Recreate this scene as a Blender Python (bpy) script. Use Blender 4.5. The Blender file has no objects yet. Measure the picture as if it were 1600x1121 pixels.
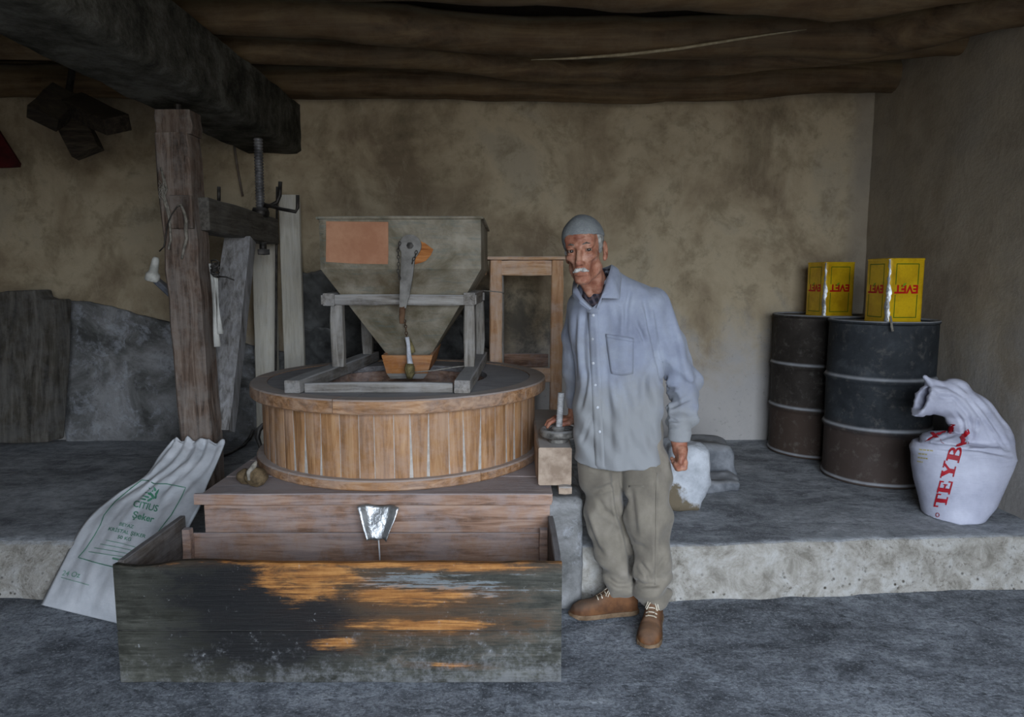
import bpy, bmesh, math, random
import numpy as np
from mathutils import Vector, Matrix, noise as mnoise
from mathutils.bvhtree import BVHTree

random.seed(7)
rng = np.random.default_rng(7)
scene = bpy.context.scene
COL = scene.collection

# ------------------------------------------------------------------ camera
PITCH = math.radians(6.68)
FPX = 1067.0
CAM = Vector((0.0, 0.0, 1.44))
cam_data = bpy.data.cameras.new('camera')
cam_data.sensor_width = 36.0
cam_data.lens = FPX / 1600.0 * 36.0
cam = bpy.data.objects.new('camera', cam_data)
cam.location = CAM
cam.rotation_euler = (math.radians(90) - PITCH, 0, 0)
COL.objects.link(cam)
scene.camera = cam

# ------------------------------------------------------------------ world (overcast daylight) and exposure
SKY_STRENGTH = 12.0
world = bpy.data.worlds.new('world')
scene.world = world
world.use_nodes = True
wn = world.node_tree
wn.nodes.clear()
w_out = wn.nodes.new('ShaderNodeOutputWorld')
w_bg = wn.nodes.new('ShaderNodeBackground')
w_tc = wn.nodes.new('ShaderNodeTexCoord')
w_sep = wn.nodes.new('ShaderNodeSeparateXYZ')
w_ramp = wn.nodes.new('ShaderNodeValToRGB')
w_map = wn.nodes.new('ShaderNodeMapRange')
w_map.inputs['From Min'].default_value = -1.0
w_map.inputs['From Max'].default_value = 1.0
wn.links.new(w_tc.outputs['Generated'], w_sep.inputs[0])
wn.links.new(w_sep.outputs['Z'], w_map.inputs['Value'])
wn.links.new(w_map.outputs[0], w_ramp.inputs[0])
e = w_ramp.color_ramp.elements
e[0].position = 0.0; e[0].color = (0.115, 0.11, 0.10, 1)          # the yard outside
e[1].position = 1.0; e[1].color = (1.15, 1.33, 1.62, 1)           # overcast sky
n1 = w_ramp.color_ramp.elements.new(0.495); n1.color = (0.14, 0.135, 0.125, 1)
n2 = w_ramp.color_ramp.elements.new(0.505); n2.color = (0.52, 0.57, 0.63, 1)
wn.links.new(w_ramp.outputs[0], w_bg.inputs['Color'])
w_bg.inputs['Strength'].default_value = SKY_STRENGTH
wn.links.new(w_bg.outputs[0], w_out.inputs['Surface'])

DOOR_X0, DOOR_X1, DOOR_TOP, FRONT_Y = -0.45, 2.15, 2.8, -1.3
portal = bpy.data.lights.new('doorway_daylight', 'AREA')
portal.shape = 'RECTANGLE'
portal.size = DOOR_X1 - DOOR_X0
portal.size_y = DOOR_TOP
portal.cycles.is_portal = True
po = bpy.data.objects.new('doorway_daylight', portal)
po.location = ((DOOR_X0 + DOOR_X1) / 2, FRONT_Y + 0.01, DOOR_TOP / 2)
po.rotation_euler = (math.radians(90), 0, 0)
COL.objects.link(po)

vs = scene.view_settings
vs.view_transform = 'Standard'
vs.look = 'None'
vs.exposure = 0.52
vs.gamma = 1.0
vs.use_curve_mapping = False
scene.cycles.use_denoising = True
scene.cycles.max_bounces = 6
scene.cycles.diffuse_bounces = 4

# ------------------------------------------------------------------ placing: a point of the photograph at a known depth or height
def ray(px, py):
    u = (px - 800.0) / FPX
    v = (560.5 - py) / FPX
    c, s = math.cos(PITCH), math.sin(PITCH)
    return Vector((u, c + v * s, -s + v * c))

def at(px, py, Y):
    d = ray(px, py)
    return CAM + d * (Y / d.y)

def atz(px, py, z):
    d = ray(px, py)
    return CAM + d * ((z - CAM.z) / d.z)

# ------------------------------------------------------------------ node helper
def lin(h):
    h = h.lstrip('#')
    out = []
    for i in (0, 2, 4):
        c = int(h[i:i + 2], 16) / 255.0
        out.append(c / 12.92 if c <= 0.04045 else ((c + 0.055) / 1.055) ** 2.4)
    return (*out, 1.0)

class S:
    """a float socket with arithmetic"""
    def __init__(self, nt, sock): self.nt, self.s = nt, sock
    def _m(self, op, *a, clamp=False):
        n = self.nt.nodes.new('ShaderNodeMath'); n.operation = op; n.use_clamp = clamp
        for i, x in enumerate((self,) + a):
            if isinstance(x, S): self.nt.links.new(x.s, n.inputs[i])
            else: n.inputs[i].default_value = x
        return S(self.nt, n.outputs[0])
    def __add__(self, o): return self._m('ADD', o)
    __radd__ = __add__
    def __sub__(self, o): return self._m('SUBTRACT', o)
    def __rsub__(self, o): return (self * -1.0) + o
    def __mul__(self, o): return self._m('MULTIPLY', o)
    __rmul__ = __mul__
    def __truediv__(self, o): return self._m('DIVIDE', o)
    def __pow__(self, o): return self._m('POWER', o)
    def max(self, o): return self._m('MAXIMUM', o)
    def min(self, o): return self._m('MINIMUM', o)
    def sqrt(self): return self._m('SQRT')
    def abs(self): return self._m('ABSOLUTE')
    def sat(self): return self._m('ADD', 0.0, clamp=True)
    def step(self, a, b):
        n = self.nt.nodes.new('ShaderNodeMapRange'); n.interpolation_type = 'SMOOTHSTEP'
        self.nt.links.new(self.s, n.inputs['Value'])
        n.inputs['From Min'].default_value = a; n.inputs['From Max'].default_value = b
        return S(self.nt, n.outputs[0])

class M:
    def __init__(self, name):
        self.m = bpy.data.materials.new(name); self.m.use_nodes = True
        self.nt = self.m.node_tree
        self.b = self.nt.nodes['Principled BSDF']
        self.co = None
    def N(self, t): return self.nt.nodes.new(t)
    def L(self, a, b): self.nt.links.new(a, b)
    def coords(self, kind='Object', rand=True, scale=(1, 1, 1)):
        if kind == 'World':
            g = self.N('ShaderNodeNewGeometry'); v = g.outputs['Position']
        else:
            v = self.N('ShaderNodeTexCoord').outputs[kind]
            if rand:
                oi = self.N('ShaderNodeObjectInfo')
                a = self.N('ShaderNodeVectorMath'); a.operation = 'MULTIPLY_ADD'
                cmb = self.N('ShaderNodeCombineXYZ')
                for i in range(3): self.L(oi.outputs['Random'], cmb.inputs[i])
                self.L(cmb.outputs[0], a.inputs[0]); a.inputs[1].default_value = (37.1, 53.7, 71.3)
                self.L(v, a.inputs[2]); v = a.outputs[0]
        if scale != (1, 1, 1):
            mp = self.N('ShaderNodeVectorMath'); mp.operation = 'MULTIPLY'
            self.L(v, mp.inputs[0]); mp.inputs[1].default_value = scale; v = mp.outputs[0]
        return v
    def xyz(self, v):
        s = self.N('ShaderNodeSeparateXYZ'); self.L(v, s.inputs[0])
        return [S(self.nt, o) for o in s.outputs]
    def noise(self, v, scale=5, detail=6, rough=0.6, dist=0.0):
        n = self.N('ShaderNodeTexNoise'); self.L(v, n.inputs['Vector'])
        n.inputs['Scale'].default_value = scale; n.inputs['Detail'].default_value = detail
        n.inputs['Roughness'].default_value = rough; n.inputs['Distortion'].default_value = dist
        return S(self.nt, n.outputs[0])
    def voro(self, v, scale=5):
        n = self.N('ShaderNodeTexVoronoi'); self.L(v, n.inputs['Vector']); n.inputs['Scale'].default_value = scale
        return S(self.nt, n.outputs['Distance'])
    def ramp(self, f, *stops):
        r = self.N('ShaderNodeValToRGB'); self.L(f.s, r.inputs[0])
        el = r.color_ramp.elements
        while len(el) < len(stops): el.new(0.5)
        for e_, (p, c) in zip(el, stops):
            e_.position = p; e_.color = lin(c) if isinstance(c, str) else c
        return r.outputs[0]
    def mix(self, f, a, b, mode='MIX'):
        n = self.N('ShaderNodeMix'); n.data_type = 'RGBA'; n.blend_type = mode
        if isinstance(f, S): self.L(f.s, n.inputs[0])
        else: n.inputs[0].default_value = f
        for x, i in ((a, 6), (b, 7)):
            if isinstance(x, str): n.inputs[i].default_value = lin(x)
            elif isinstance(x, tuple): n.inputs[i].default_value = x
            else: self.L(x, n.inputs[i])
        return n.outputs[2]
    def up(self):
        g = self.N('ShaderNodeNewGeometry')
        return self.xyz(g.outputs['Normal'])[2]
    def rnd(self):
        return S(self.nt, self.N('ShaderNodeObjectInfo').outputs['Random'])
    def dust(self, col, amount=0.6, flour='#b3b3b4', v=None, lo=0.25, hi=0.95):
        u = self.up().step(lo, hi)
        f = u * amount
        if v is not None:
            f = f * (self.noise(v, 9, 5) * 1.1 + 0.35)
        return self.mix(f.sat(), col, flour)
    def bump(self, h, strength=0.3, dist=0.01):
        n = self.N('ShaderNodeBump'); n.inputs['Strength'].default_value = strength
        n.inputs['Distance'].default_value = dist
        self.L(h.s, n.inputs['Height']); self.L(n.outputs[0], self.b.inputs['Normal'])
    def done(self, col, rough=0.8, metal=0.0, spec=0.3):
        if isinstance(col, str): self.b.inputs['Base Color'].default_value = lin(col)
        else: self.L(col, self.b.inputs['Base Color'])
        if isinstance(rough, S): self.L(rough.s, self.b.inputs['Roughness'])
        else: self.b.inputs['Roughness'].default_value = rough
        self.b.inputs['Metallic'].default_value = metal
        self.b.inputs['Specular IOR Level'].default_value = spec
        return self.m

def wood(name, dark, mid, light, grain='X', dust=0.5, stain=0.5, scale=1.0, rough=0.75, flour='#aeadac', film=0.0, spec=0.3):
    m = M(name)
    k = {'X': (1.2, 14, 14), 'Y': (14, 1.2, 14), 'Z': (14, 14, 1.2)}[grain]
    v = m.coords('Object'); vg = m.coords('Object', scale=tuple(a * scale for a in k))
    g = m.noise(vg, 3.0, 8, 0.65, 0.6)
    big = m.noise(v, 3.5, 5, 0.6)
    col = m.ramp(g, (0.36, dark), (0.5, mid), (0.65, light))
    col = m.mix((m.rnd() * 0.35).sat(), col, dark)
    col = m.mix((big.step(0.48, 0.72) * stain).sat(), col, dark)
    if film > 0:
        col = m.mix((m.noise(v, 6, 8, 0.72).step(0.40, 0.62) * film).sat(), col, flour)
    if dust > 0:
        col = m.dust(col, dust, flour, v)
    m.bump(g + big * 0.5, 0.5, 0.008)
    return m.done(col, rough, spec=spec)

def plain(name, a, b, scale=8, dust=0.0, rough=0.8, metal=0.0, flour='#aeadac', bump=0.2, spec=0.3, lo=0.4, hi=0.6):
    m = M(name); v = m.coords('Object')
    n = m.noise(v, scale, 7, 0.65)
    col = m.ramp(n, (lo, a), (hi, b))
    if dust > 0: col = m.dust(col, dust, flour, v)
    if bump: m.bump(n, bump, 0.005)
    return m.done(col, rough, metal, spec)

# ------------------------------------------------------------------ mesh helpers
def link(name, me, mat=None, parent=None, smooth=False, origin=None):
    o = bpy.data.objects.new(name, me)
    if mat is not None: me.materials.append(mat)
    if smooth:
        me.polygons.foreach_set('use_smooth', [True] * len(me.polygons))
    n = len(me.vertices)
    co = np.empty(n * 3); me.vertices.foreach_get('co', co); co = co.reshape(-1, 3)
    c = (co.min(0) + co.max(0)) / 2 if origin is None else np.array(origin)
    co -= c; me.vertices.foreach_set('co', co.ravel()); me.update()
    o.location = Vector(c)
    if parent is not None:
        o.parent = parent
        o.location = Vector(c) - world_loc(parent)
    COL.objects.link(o)
    return o

def world_loc(o):
    p = o.location.copy()
    while o.parent is not None:
        o = o.parent; p += o.location
    return p

def mesh(name, verts, faces, mat=None, parent=None, smooth=False, origin=None):
    me = bpy.data.meshes.new(name)
    me.from_pydata([tuple(v) for v in verts], [], [tuple(f) for f in faces])
    me.validate(); me.update()
    return link(name, me, mat, parent, smooth, origin)

def recalc(o):
    bm = bmesh.new(); bm.from_mesh(o.data)
    bmesh.ops.recalc_face_normals(bm, faces=bm.faces); bm.to_mesh(o.data); bm.free()
    return o

def thing(name, loc, label, cat, group=None):
    o = bpy.data.objects.new(name, None)
    o.empty_display_size = 0.05
    o.location = Vector(loc); COL.objects.link(o)
    return tag(o, label, cat, group)

def tag(o, label, cat, group=None):
    o['label'] = label; o['category'] = cat
    if group: o['group'] = group
    return o

def structure(o): o['kind'] = 'structure'; return o

class B:
    """collects geometry for ONE mesh"""
    def __init__(self): self.v = []; self.f = []
    def add(self, vs, fs):
        k = len(self.v); self.v += [Vector(x) for x in vs]; self.f += [tuple(i + k for i in f) for f in fs]; return self
    def timber(self, p0, p1, w, h, up=(0, 0, 1), seg=5, jit=0.003, bev=0.006, w1=None, h1=None):
        p0, p1 = Vector(p0), Vector(p1); d = (p1 - p0).normalized(); up = Vector(up)
        side = d.cross(up).normalized(); upn = side.cross(d).normalized()
        w1 = w if w1 is None else w1; h1 = h if h1 is None else h1
        vs, fs = [], []
        for i in range(seg + 1):
            t = i / seg; c = p0.lerp(p1, t)
            a, b = (w + (w1 - w) * t) / 2, (h + (h1 - h) * t) / 2
            e_ = min(bev, a * .45, b * .45)
            if i in (0, seg): ring = [(-a + e_, -b + e_ * .5), (a - e_, -b + e_ * .5), (a - e_ * .5, -b + e_), (a - e_ * .5, b - e_), (a - e_, b - e_ * .5), (-a + e_, b - e_ * .5), (-a + e_ * .5, b - e_), (-a + e_ * .5, -b + e_)]
            else: ring = [(-a + e_, -b), (a - e_, -b), (a, -b + e_), (a, b - e_), (a - e_, b), (-a + e_, b), (-a, b - e_), (-a, -b + e_)]
            jx, jy = random.uniform(-jit, jit), random.uniform(-jit, jit)
            for (x, y) in ring:
                vs.append(c + side * (x + jx + random.uniform(-jit, jit) * .4) + upn * (y + jy + random.uniform(-jit, jit) * .4))
        for i in range(seg):
            for k in range(8):
                fs.append((i * 8 + k, i * 8 + (k + 1) % 8, (i + 1) * 8 + (k + 1) % 8, (i + 1) * 8 + k))
        fs.append(tuple(range(7, -1, -1))); fs.append(tuple(seg * 8 + k for k in range(8)))
        return self.add(vs, fs)
    def box(self, c, s, bev=0.004, rz=0.0):
        c = Vector(c); R = Matrix.Rotation(rz, 3, 'Z')
        a, b = R @ Vector((-s[0] / 2, 0, 0)), R @ Vector((s[0] / 2, 0, 0))
        return self.timber(c + a, c + b, s[1], s[2], seg=1, jit=0, bev=bev)
    def tube(self, pts, r, n=10, cap=True, closed=False):
        pts = [Vector(p) for p in pts]; m = len(pts)
        rs = r if isinstance(r, (list, tuple)) else [r] * m
        vs, fs = [], []
        ref = None
        for i, p in enumerate(pts):
            if closed: d = (pts[(i + 1) % m] - pts[i - 1]).normalized()
            else: d = (pts[min(i + 1, m - 1)] - pts[max(i - 1, 0)]).normalized()
            if ref is None:
                ref = d.cross(Vector((0, 0, 1)))
                if ref.length < 1e-3: ref = d.cross(Vector((1, 0, 0)))
            ref = (ref - d * ref.dot(d)).normalized()
            b = d.cross(ref)
            for k in range(n):
                a = 2 * math.pi * k / n
                vs.append(p + (ref * math.cos(a) + b * math.sin(a)) * rs[i])
        mm = m if closed else m - 1
        for i in range(mm):
            j = (i + 1) % m
            for k in range(n):
                fs.append((i * n + k, i * n + (k + 1) % n, j * n + (k + 1) % n, j * n + k))
        if cap and not closed:
            fs.append(tuple(range(n - 1, -1, -1))); fs.append(tuple((m - 1) * n + k for k in range(n)))
        return self.add(vs, fs)
    def lathe(self, c, prof, n=48, a0=0.0, a1=2 * math.pi, closed_prof=False):
        c = Vector(c); vs, fs = [], []; full = abs(a1 - a0 - 2 * math.pi) < 1e-6
        na = n if full else n + 1
        for i in range(na):
            a = a0 + (a1 - a0) * i / n
            for (r, z) in prof: vs.append(c + Vector((r * math.cos(a), r * math.sin(a), z)))
        k = len(prof); kk = k if closed_prof else k - 1
        for i in range(n):
            j = (i + 1) % na
            for q in range(kk):
                q2 = (q + 1) % k
                fs.append((i * k + q, j * k + q, j * k + q2, i * k + q2))
        if not full and closed_prof:
            fs.append(tuple(range(k))); fs.append(tuple(n * k + q for q in range(k - 1, -1, -1)))
        return self.add(vs, fs)
    def prism(self, poly, vec):
        """a polygon in space pushed along vec"""
        vec = Vector(vec); n = len(poly)
        vs = [Vector(p) for p in poly] + [Vector(p) + vec for p in poly]
        fs = [tuple(range(n)), tuple(range(2 * n - 1, n - 1, -1))] + [(i, i + n, (i + 1) % n + n, (i + 1) % n) for i in range(n)]
        return self.add(vs, fs)
    def out(self, name, mat, parent=None, smooth=False, fix=True, origin=None):
        o = mesh(name, self.v, self.f, mat, parent, smooth, origin)
        if fix: recalc(o)
        return o

def grid_mesh(name, nu, nv, fn, mat, parent=None, smooth=True, flip=False, origin=None):
    vs = [fn(i / nu, j / nv) for j in range(nv + 1) for i in range(nu + 1)]
    fs = []
    for j in range(nv):
        for i in range(nu):
            a = j * (nu + 1) + i
            q = (a, a + 1, a + nu + 2, a + nu + 1)
            fs.append(q[::-1] if flip else q)
    return mesh(name, vs, fs, mat, parent, smooth, origin)

def fbm(x, y, z, o=4): return mnoise.fractal(Vector((x, y, z)), 1.0, 2.0, o, noise_basis='PERLIN_ORIGINAL')

# ------------------------------------------------------------------ smooth bodies: distance fields and surface nets
def vlen(a): return np.sqrt((a * a).sum(-1))
def rcone(p, a, b, r1, r2):
    a, b = np.array(a, float), np.array(b, float)
    ab = b - a; L2 = (ab * ab).sum() + 1e-12
    t = np.clip(((p - a) @ ab) / L2, 0, 1)
    return vlen(p - a - t[..., None] * ab) - (r1 + (r2 - r1) * t)
def chain(p, pts, rs, k=0.0):
    d = None
    for i in range(len(pts) - 1):
        q = rcone(p, pts[i], pts[i + 1], rs[i], rs[i + 1])
        d = q if d is None else (smin(d, q, k) if k else np.minimum(d, q))
    return d
def ellip(p, c, r, R=None):
    q = p - np.array(c, float)
    if R is not None: q = q @ np.array(R)
    r = np.array(r, float)
    k0 = vlen(q / r); k1 = vlen(q / (r * r)) + 1e-9
    return k0 * (k0 - 1) / k1
def rbox(p, c, h, r, R=None):
    q = p - np.array(c, float)
    if R is not None: q = q @ np.array(R)
    q = np.abs(q) - (np.array(h, float) - r)
    return vlen(np.maximum(q, 0)) + np.minimum(q.max(-1), 0) - r
def smin(a, b, k):
    h = np.clip(0.5 + 0.5 * (b - a) / k, 0, 1)
    return b * (1 - h) + a * h - k * h * (1 - h)
def smax(a, b, k): return -smin(-a, -b, k)

def nets(f, lo, hi, res):
    """surface nets of a distance field sampled on a box; returns verts, quads"""
    lo, hi = np.array(lo, float), np.array(hi, float)
    n = np.maximum(np.ceil((hi - lo) / res).astype(int) + 1, 4)
    ax = [lo[i] + np.arange(n[i]) * res for i in range(3)]
    D = np.empty(n, np.float64)
    step = max(1, int(400000 / (n[1] * n[2])))
    for i in range(0, n[0], step):
        X, Y, Z = np.meshgrid(ax[0][i:i + step], ax[1], ax[2], indexing='ij')
        D[i:i + step] = f(np.stack([X, Y, Z], -1))
    for s in range(3):                                   # closed at the box
        idx = [slice(None)] * 3
        idx[s] = 0; D[tuple(idx)] = np.maximum(D[tuple(idx)], res * .5)
        idx[s] = -1; D[tuple(idx)] = np.maximum(D[tuple(idx)], res * .5)
    neg = D < 0
    c = [neg[i:n[0] - 1 + i, j:n[1] - 1 + j, k:n[2] - 1 + k] for i in (0, 1) for j in (0, 1) for k in (0, 1)]
    cnt = sum(x.astype(np.int8) for x in c)
    cells = np.argwhere((cnt > 0) & (cnt < 8))
    ids = -np.ones(cnt.shape, np.int64); ids[tuple(cells.T)] = np.arange(len(cells))
    acc = np.zeros((len(cells), 3)); num = np.zeros(len(cells))
    corners = [(i, j, k) for i in (0, 1) for j in (0, 1) for k in (0, 1)]
    for a in range(8):
        for b in range(a + 1, 8):
            if sum(abs(corners[a][q] - corners[b][q]) for q in range(3)) != 1: continue
            ca, cb = np.array(corners[a]), np.array(corners[b])
            da = D[tuple((cells + ca).T)]; db = D[tuple((cells + cb).T)]
            m = (da < 0) != (db < 0)
            t = np.where(m, da / np.where(m, da - db, 1), 0)
            pt = ca + t[:, None] * (cb - ca)
            acc[m] += pt[m]; num[m] += 1
    V = lo + (cells + acc / num[:, None]) * res
    F = []
    for axis in range(3):
        o = [0, 0, 0]; o[axis] = 1
        A = neg[:n[0] - o[0], :n[1] - o[1], :n[2] - o[2]]; Bn = neg[o[0]:, o[1]:, o[2]:]
        e_ = np.argwhere(A != Bn)
        u, v = (axis + 1) % 3, (axis + 2) % 3
        e_ = e_[(e_[:, u] > 0) & (e_[:, v] > 0) & (e_[:, u] < n[u] - 1) & (e_[:, v] < n[v] - 1)]
        du = np.zeros(3, int); du[u] = 1; dv = np.zeros(3, int); dv[v] = 1
        q = np.stack([ids[tuple((e_ - du - dv).T)], ids[tuple((e_ - dv).T)], ids[tuple(e_.T)], ids[tuple((e_ - du).T)]], 1)
        flip = ~A[tuple(e_.T)]
        q[flip] = q[flip][:, ::-1]
        F.append(q)
    return V, np.concatenate(F)

def np_mesh(name, V, F, mat, parent=None, smooth=True, origin=None):
    me = bpy.data.meshes.new(name)
    me.from_pydata(V.tolist(), [], F.tolist()); me.update()
    return link(name, me, mat, parent, smooth, origin)

def bvh_of(V, F): return BVHTree.FromPolygons([tuple(v) for v in V], [tuple(f) for f in F])
def world_bvh(o):
    w = world_loc(o)
    return BVHTree.FromPolygons([v.co + w for v in o.data.vertices], [tuple(p.vertices) for p in o.data.polygons])

def on_surface(bvh, px, py, off=0.002):
    d = ray(px, py).normalized()
    h, n, i, t = bvh.ray_cast(CAM, d)
    if h is None:
        h, n, i, t = bvh.find_nearest(CAM + d * 2.9)
    if n.dot(d) > 0: n = -n
    return h + n * off, n

def patch(name, bvh, mapf, mat, parent, nu=6, nv=6, off=0.003, thick=0.003, smooth=True):
    """a thin sheet lying on a surface; mapf(u,v) gives the point of the photo it covers"""
    top, bot = [], []
    for j in range(nv + 1):
        for i in range(nu + 1):
            p, n = on_surface(bvh, *mapf(i / nu, j / nv), off)
            top.append(p); bot.append(p - n * thick)
    k = nu + 1; n0 = len(top); fs = []
    for j in range(nv):
        for i in range(nu):
            a = j * k + i
            fs.append((a, a + 1, a + k + 1, a + k)); fs.append((n0 + a, n0 + a + k, n0 + a + k + 1, n0 + a + 1))
    edge = [i for i in range(k)] + [j * k + nu for j in range(1, nv + 1)] + [nv * k + i for i in range(nu - 1, -1, -1)] + [j * k for j in range(nv - 1, 0, -1)]
    for a, b in zip(edge, edge[1:] + edge[:1]): fs.append((a, n0 + a, n0 + b, b))
    o = mesh(name, top + bot, fs, mat, parent, smooth)
    return recalc(o)

def text_mesh(txt, size=1.0, bold=0.0):
    cu = bpy.data.curves.new('lettering', 'FONT'); cu.body = txt; cu.size = size; cu.offset = bold
    cu.align_x = 'CENTER'; cu.resolution_u = 3
    ob = bpy.data.objects.new('lettering', cu); COL.objects.link(ob)
    me = bpy.data.meshes.new_from_object(ob)
    COL.objects.unlink(ob); bpy.data.objects.remove(ob); bpy.data.curves.remove(cu)
    bm = bmesh.new(); bm.from_mesh(me)
    bmesh.ops.remove_doubles(bm, verts=bm.verts, dist=1e-4)
    bmesh.ops.triangulate(bm, faces=bm.faces)
    V = [v.co.copy() for v in bm.verts]; F = [tuple(v.index for v in f.verts) for f in bm.faces]
    bm.free(); bpy.data.meshes.remove(me)
    return V, F

def project(V):
    """photo coordinates of points (for laying folds where the cloth shows them)"""
    d = np.asarray(V) - np.array(CAM); c, s = math.cos(PITCH), math.sin(PITCH)
    zf = d[:, 1] * c - d[:, 2] * s; up = d[:, 1] * s + d[:, 2] * c
    return 800 + FPX * d[:, 0] / zf, 560.5 - FPX * up / zf
def normals(V, F):
    fn = np.cross(V[F[:, 2]] - V[F[:, 0]], V[F[:, 3]] - V[F[:, 1]]); N = np.zeros_like(V)
    for k in range(4): np.add.at(N, F[:, k], fn)
    return N / (np.linalg.norm(N, axis=1, keepdims=True) + 1e-12)
def creases(V, F, lines):
    """press folds into a cloth: each line is (points, half width in px, depth)"""
    N = normals(V, F); px, py = project(V); front = N[:, 1] < -.1; D = np.zeros(len(V))
    for pts, w, dep in lines:
        best = np.full(len(V), 1e9); tt = np.zeros(len(V)); tot = 0.0
        L = [math.hypot(b[0] - a[0], b[1] - a[1]) for a, b in zip(pts, pts[1:])]; S_ = sum(L)
        for (a, b), l in zip(zip(pts, pts[1:]), L):
            t = np.clip(((px - a[0]) * (b[0] - a[0]) + (py - a[1]) * (b[1] - a[1])) / (l * l + 1e-9), 0, 1)
            d = np.hypot(px - a[0] - t * (b[0] - a[0]), py - a[1] - t * (b[1] - a[1]))
            m = d < best; best = np.where(m, d, best); tt = np.where(m, (tot + t * l) / S_, tt); tot += l
        fade = np.clip(np.minimum(tt, 1 - tt) * 5 + .25, 0, 1)
        q = best / w
        D += fade * dep * (-np.exp(-q * q) + .55 * np.exp(-((q - 2.0) / 1.0) ** 2))
    V += N * (D * front)[:, None]
    return V

# ------------------------------------------------------------------ materials of the setting
BACK_Y, RIGHT_X, LEFT_X, STEP_Z, CEIL_Z = 5.0, 2.56, -4.3, 0.243, 2.95

def mat_wall():
    m = M('clay_plaster'); v = m.coords('World')
    x, y, z = m.xyz(v)
    n1 = m.noise(v, 1.3, 9, 0.62, 0.4); n2 = m.noise(v, 5.0, 9, 0.72, 0.3); n3 = m.noise(v, 34, 5, 0.7)
    tr = m.noise(m.coords('World', scale=(1, 1, .35)), 7.0, 9, 0.75, 1.2)               # trowel strokes
    col = m.ramp(n1, (0.36, '#8b7b66'), (0.46, '#ad9d83'), (0.56, '#c0b196'), (0.66, '#b4a892'))
    col = m.mix((n2.step(0.46, 0.66) * 0.5).sat(), col, '#7c7059')
    col = m.mix((tr.step(0.52, 0.68) * 0.35).sat(), col, '#c4b79d')
    # pale flour and lime worn in along the foot of the wall
    low = ((1.32 - z) * 1.3 + (n1 - 0.5) * 2.4 + (n2 - 0.5) * 1.1).step(0.05, 1.0)
    col = m.mix((low * 0.85).sat(), col, '#b8b6b6')
    col = m.mix((n3.step(0.56, 0.7) * n2.step(.4, .6) * 0.35).sat(), col, '#5a4f3f')
    # dark sooty recess behind the mill, its shade painted into the wall colour
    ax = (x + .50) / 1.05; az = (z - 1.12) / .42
    recess_shade = (1.0 - (ax * ax + az * az).sqrt() + (n1 - .5) * 2.0 + (n2 - .5) * 1.6).step(-.05, .5)
    col = m.mix((recess_shade * .8).sat(), col, '#4d4a45')
    # irregular sooty blotches; the upper wall's dimness is partly painted in here
    soot_and_dimness = ((z - 2.1) * 0.5 + (m.noise(v, 1.0, 8, 0.68, 0.5) - 0.5) * 3.0).step(0.1, 0.85)
    col = m.mix((soot_and_dimness * 0.6).sat(), col, '#3d372d')
    col = m.mix((x.step(2.35, 2.5) * (n1 * .6 + .25)).sat(), col, '#8f8981')
    m.bump(n2 + n3 * 0.3 + tr * 0.25, 0.28, 0.03)
    return m.done(col, 0.92, spec=0.15)
def mat_grey_plaster():
    m = M('grey_render'); v = m.coords('World'); x, y, z = m.xyz(v)
    n1 = m.noise(v, 2.4, 9, 0.68, 0.6); n2 = m.noise(v, 9, 8, 0.72, .4)
    col = m.ramp(n1, (0.38, '#545452'), (0.5, '#7c7c7b'), (0.62, '#9f9fa0'))
    col = m.mix((n2.step(0.5, 0.66) * 0.55).sat(), col, '#b6bac2')
    col = m.mix((m.noise(v, 26, 6, .7).step(.55, .7) * .5).sat(), col, '#4a4c4e')
    m.bump(n2 + n1, 0.6, 0.02)
    return m.done(col, 0.9, spec=0.15)
def mat_floor(name, a, b, c, d):
    m = M(name); v = m.coords('World'); vs_ = m.coords('World', scale=(1, 1.5, 1))
    n1 = m.noise(vs_, 1.5, 10, 0.70, 0.8); n2 = m.noise(vs_, 8, 10, 0.76, 0.5); n3 = m.noise(v, 60, 5, 0.75)
    col = m.ramp(n1 * 0.5 + n2 * 0.5, (0.41, a), (0.48, b), (0.54, c), (0.63, d))
    col = m.mix((n3.step(0.47, 0.58) * 0.6).sat(), col, a)
    col = m.mix((m.noise(v, 95, 4, .7).step(.54, .64) * .55).sat(), col, d)
    scr = m.noise(m.coords('World', scale=(2.0, 9, 1)), 3.0, 9, 0.8, 1.6)
    col = m.mix((scr.step(0.54, 0.66) * n1.step(0.44, 0.56) * 0.55).sat(), col, d)
    pit = m.noise(vs_, 17, 8, 0.8, 0.8)
    col = m.mix((pit.step(0.54, 0.64) * 0.65).sat(), col, '#35383d')
    m.bump(n2 + n3 * 0.5 + scr * 0.4 - pit * .6, 0.9, 0.02)
    return m.done(col, (0.95 - n1 * 0.35), spec=0.25)
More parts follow.
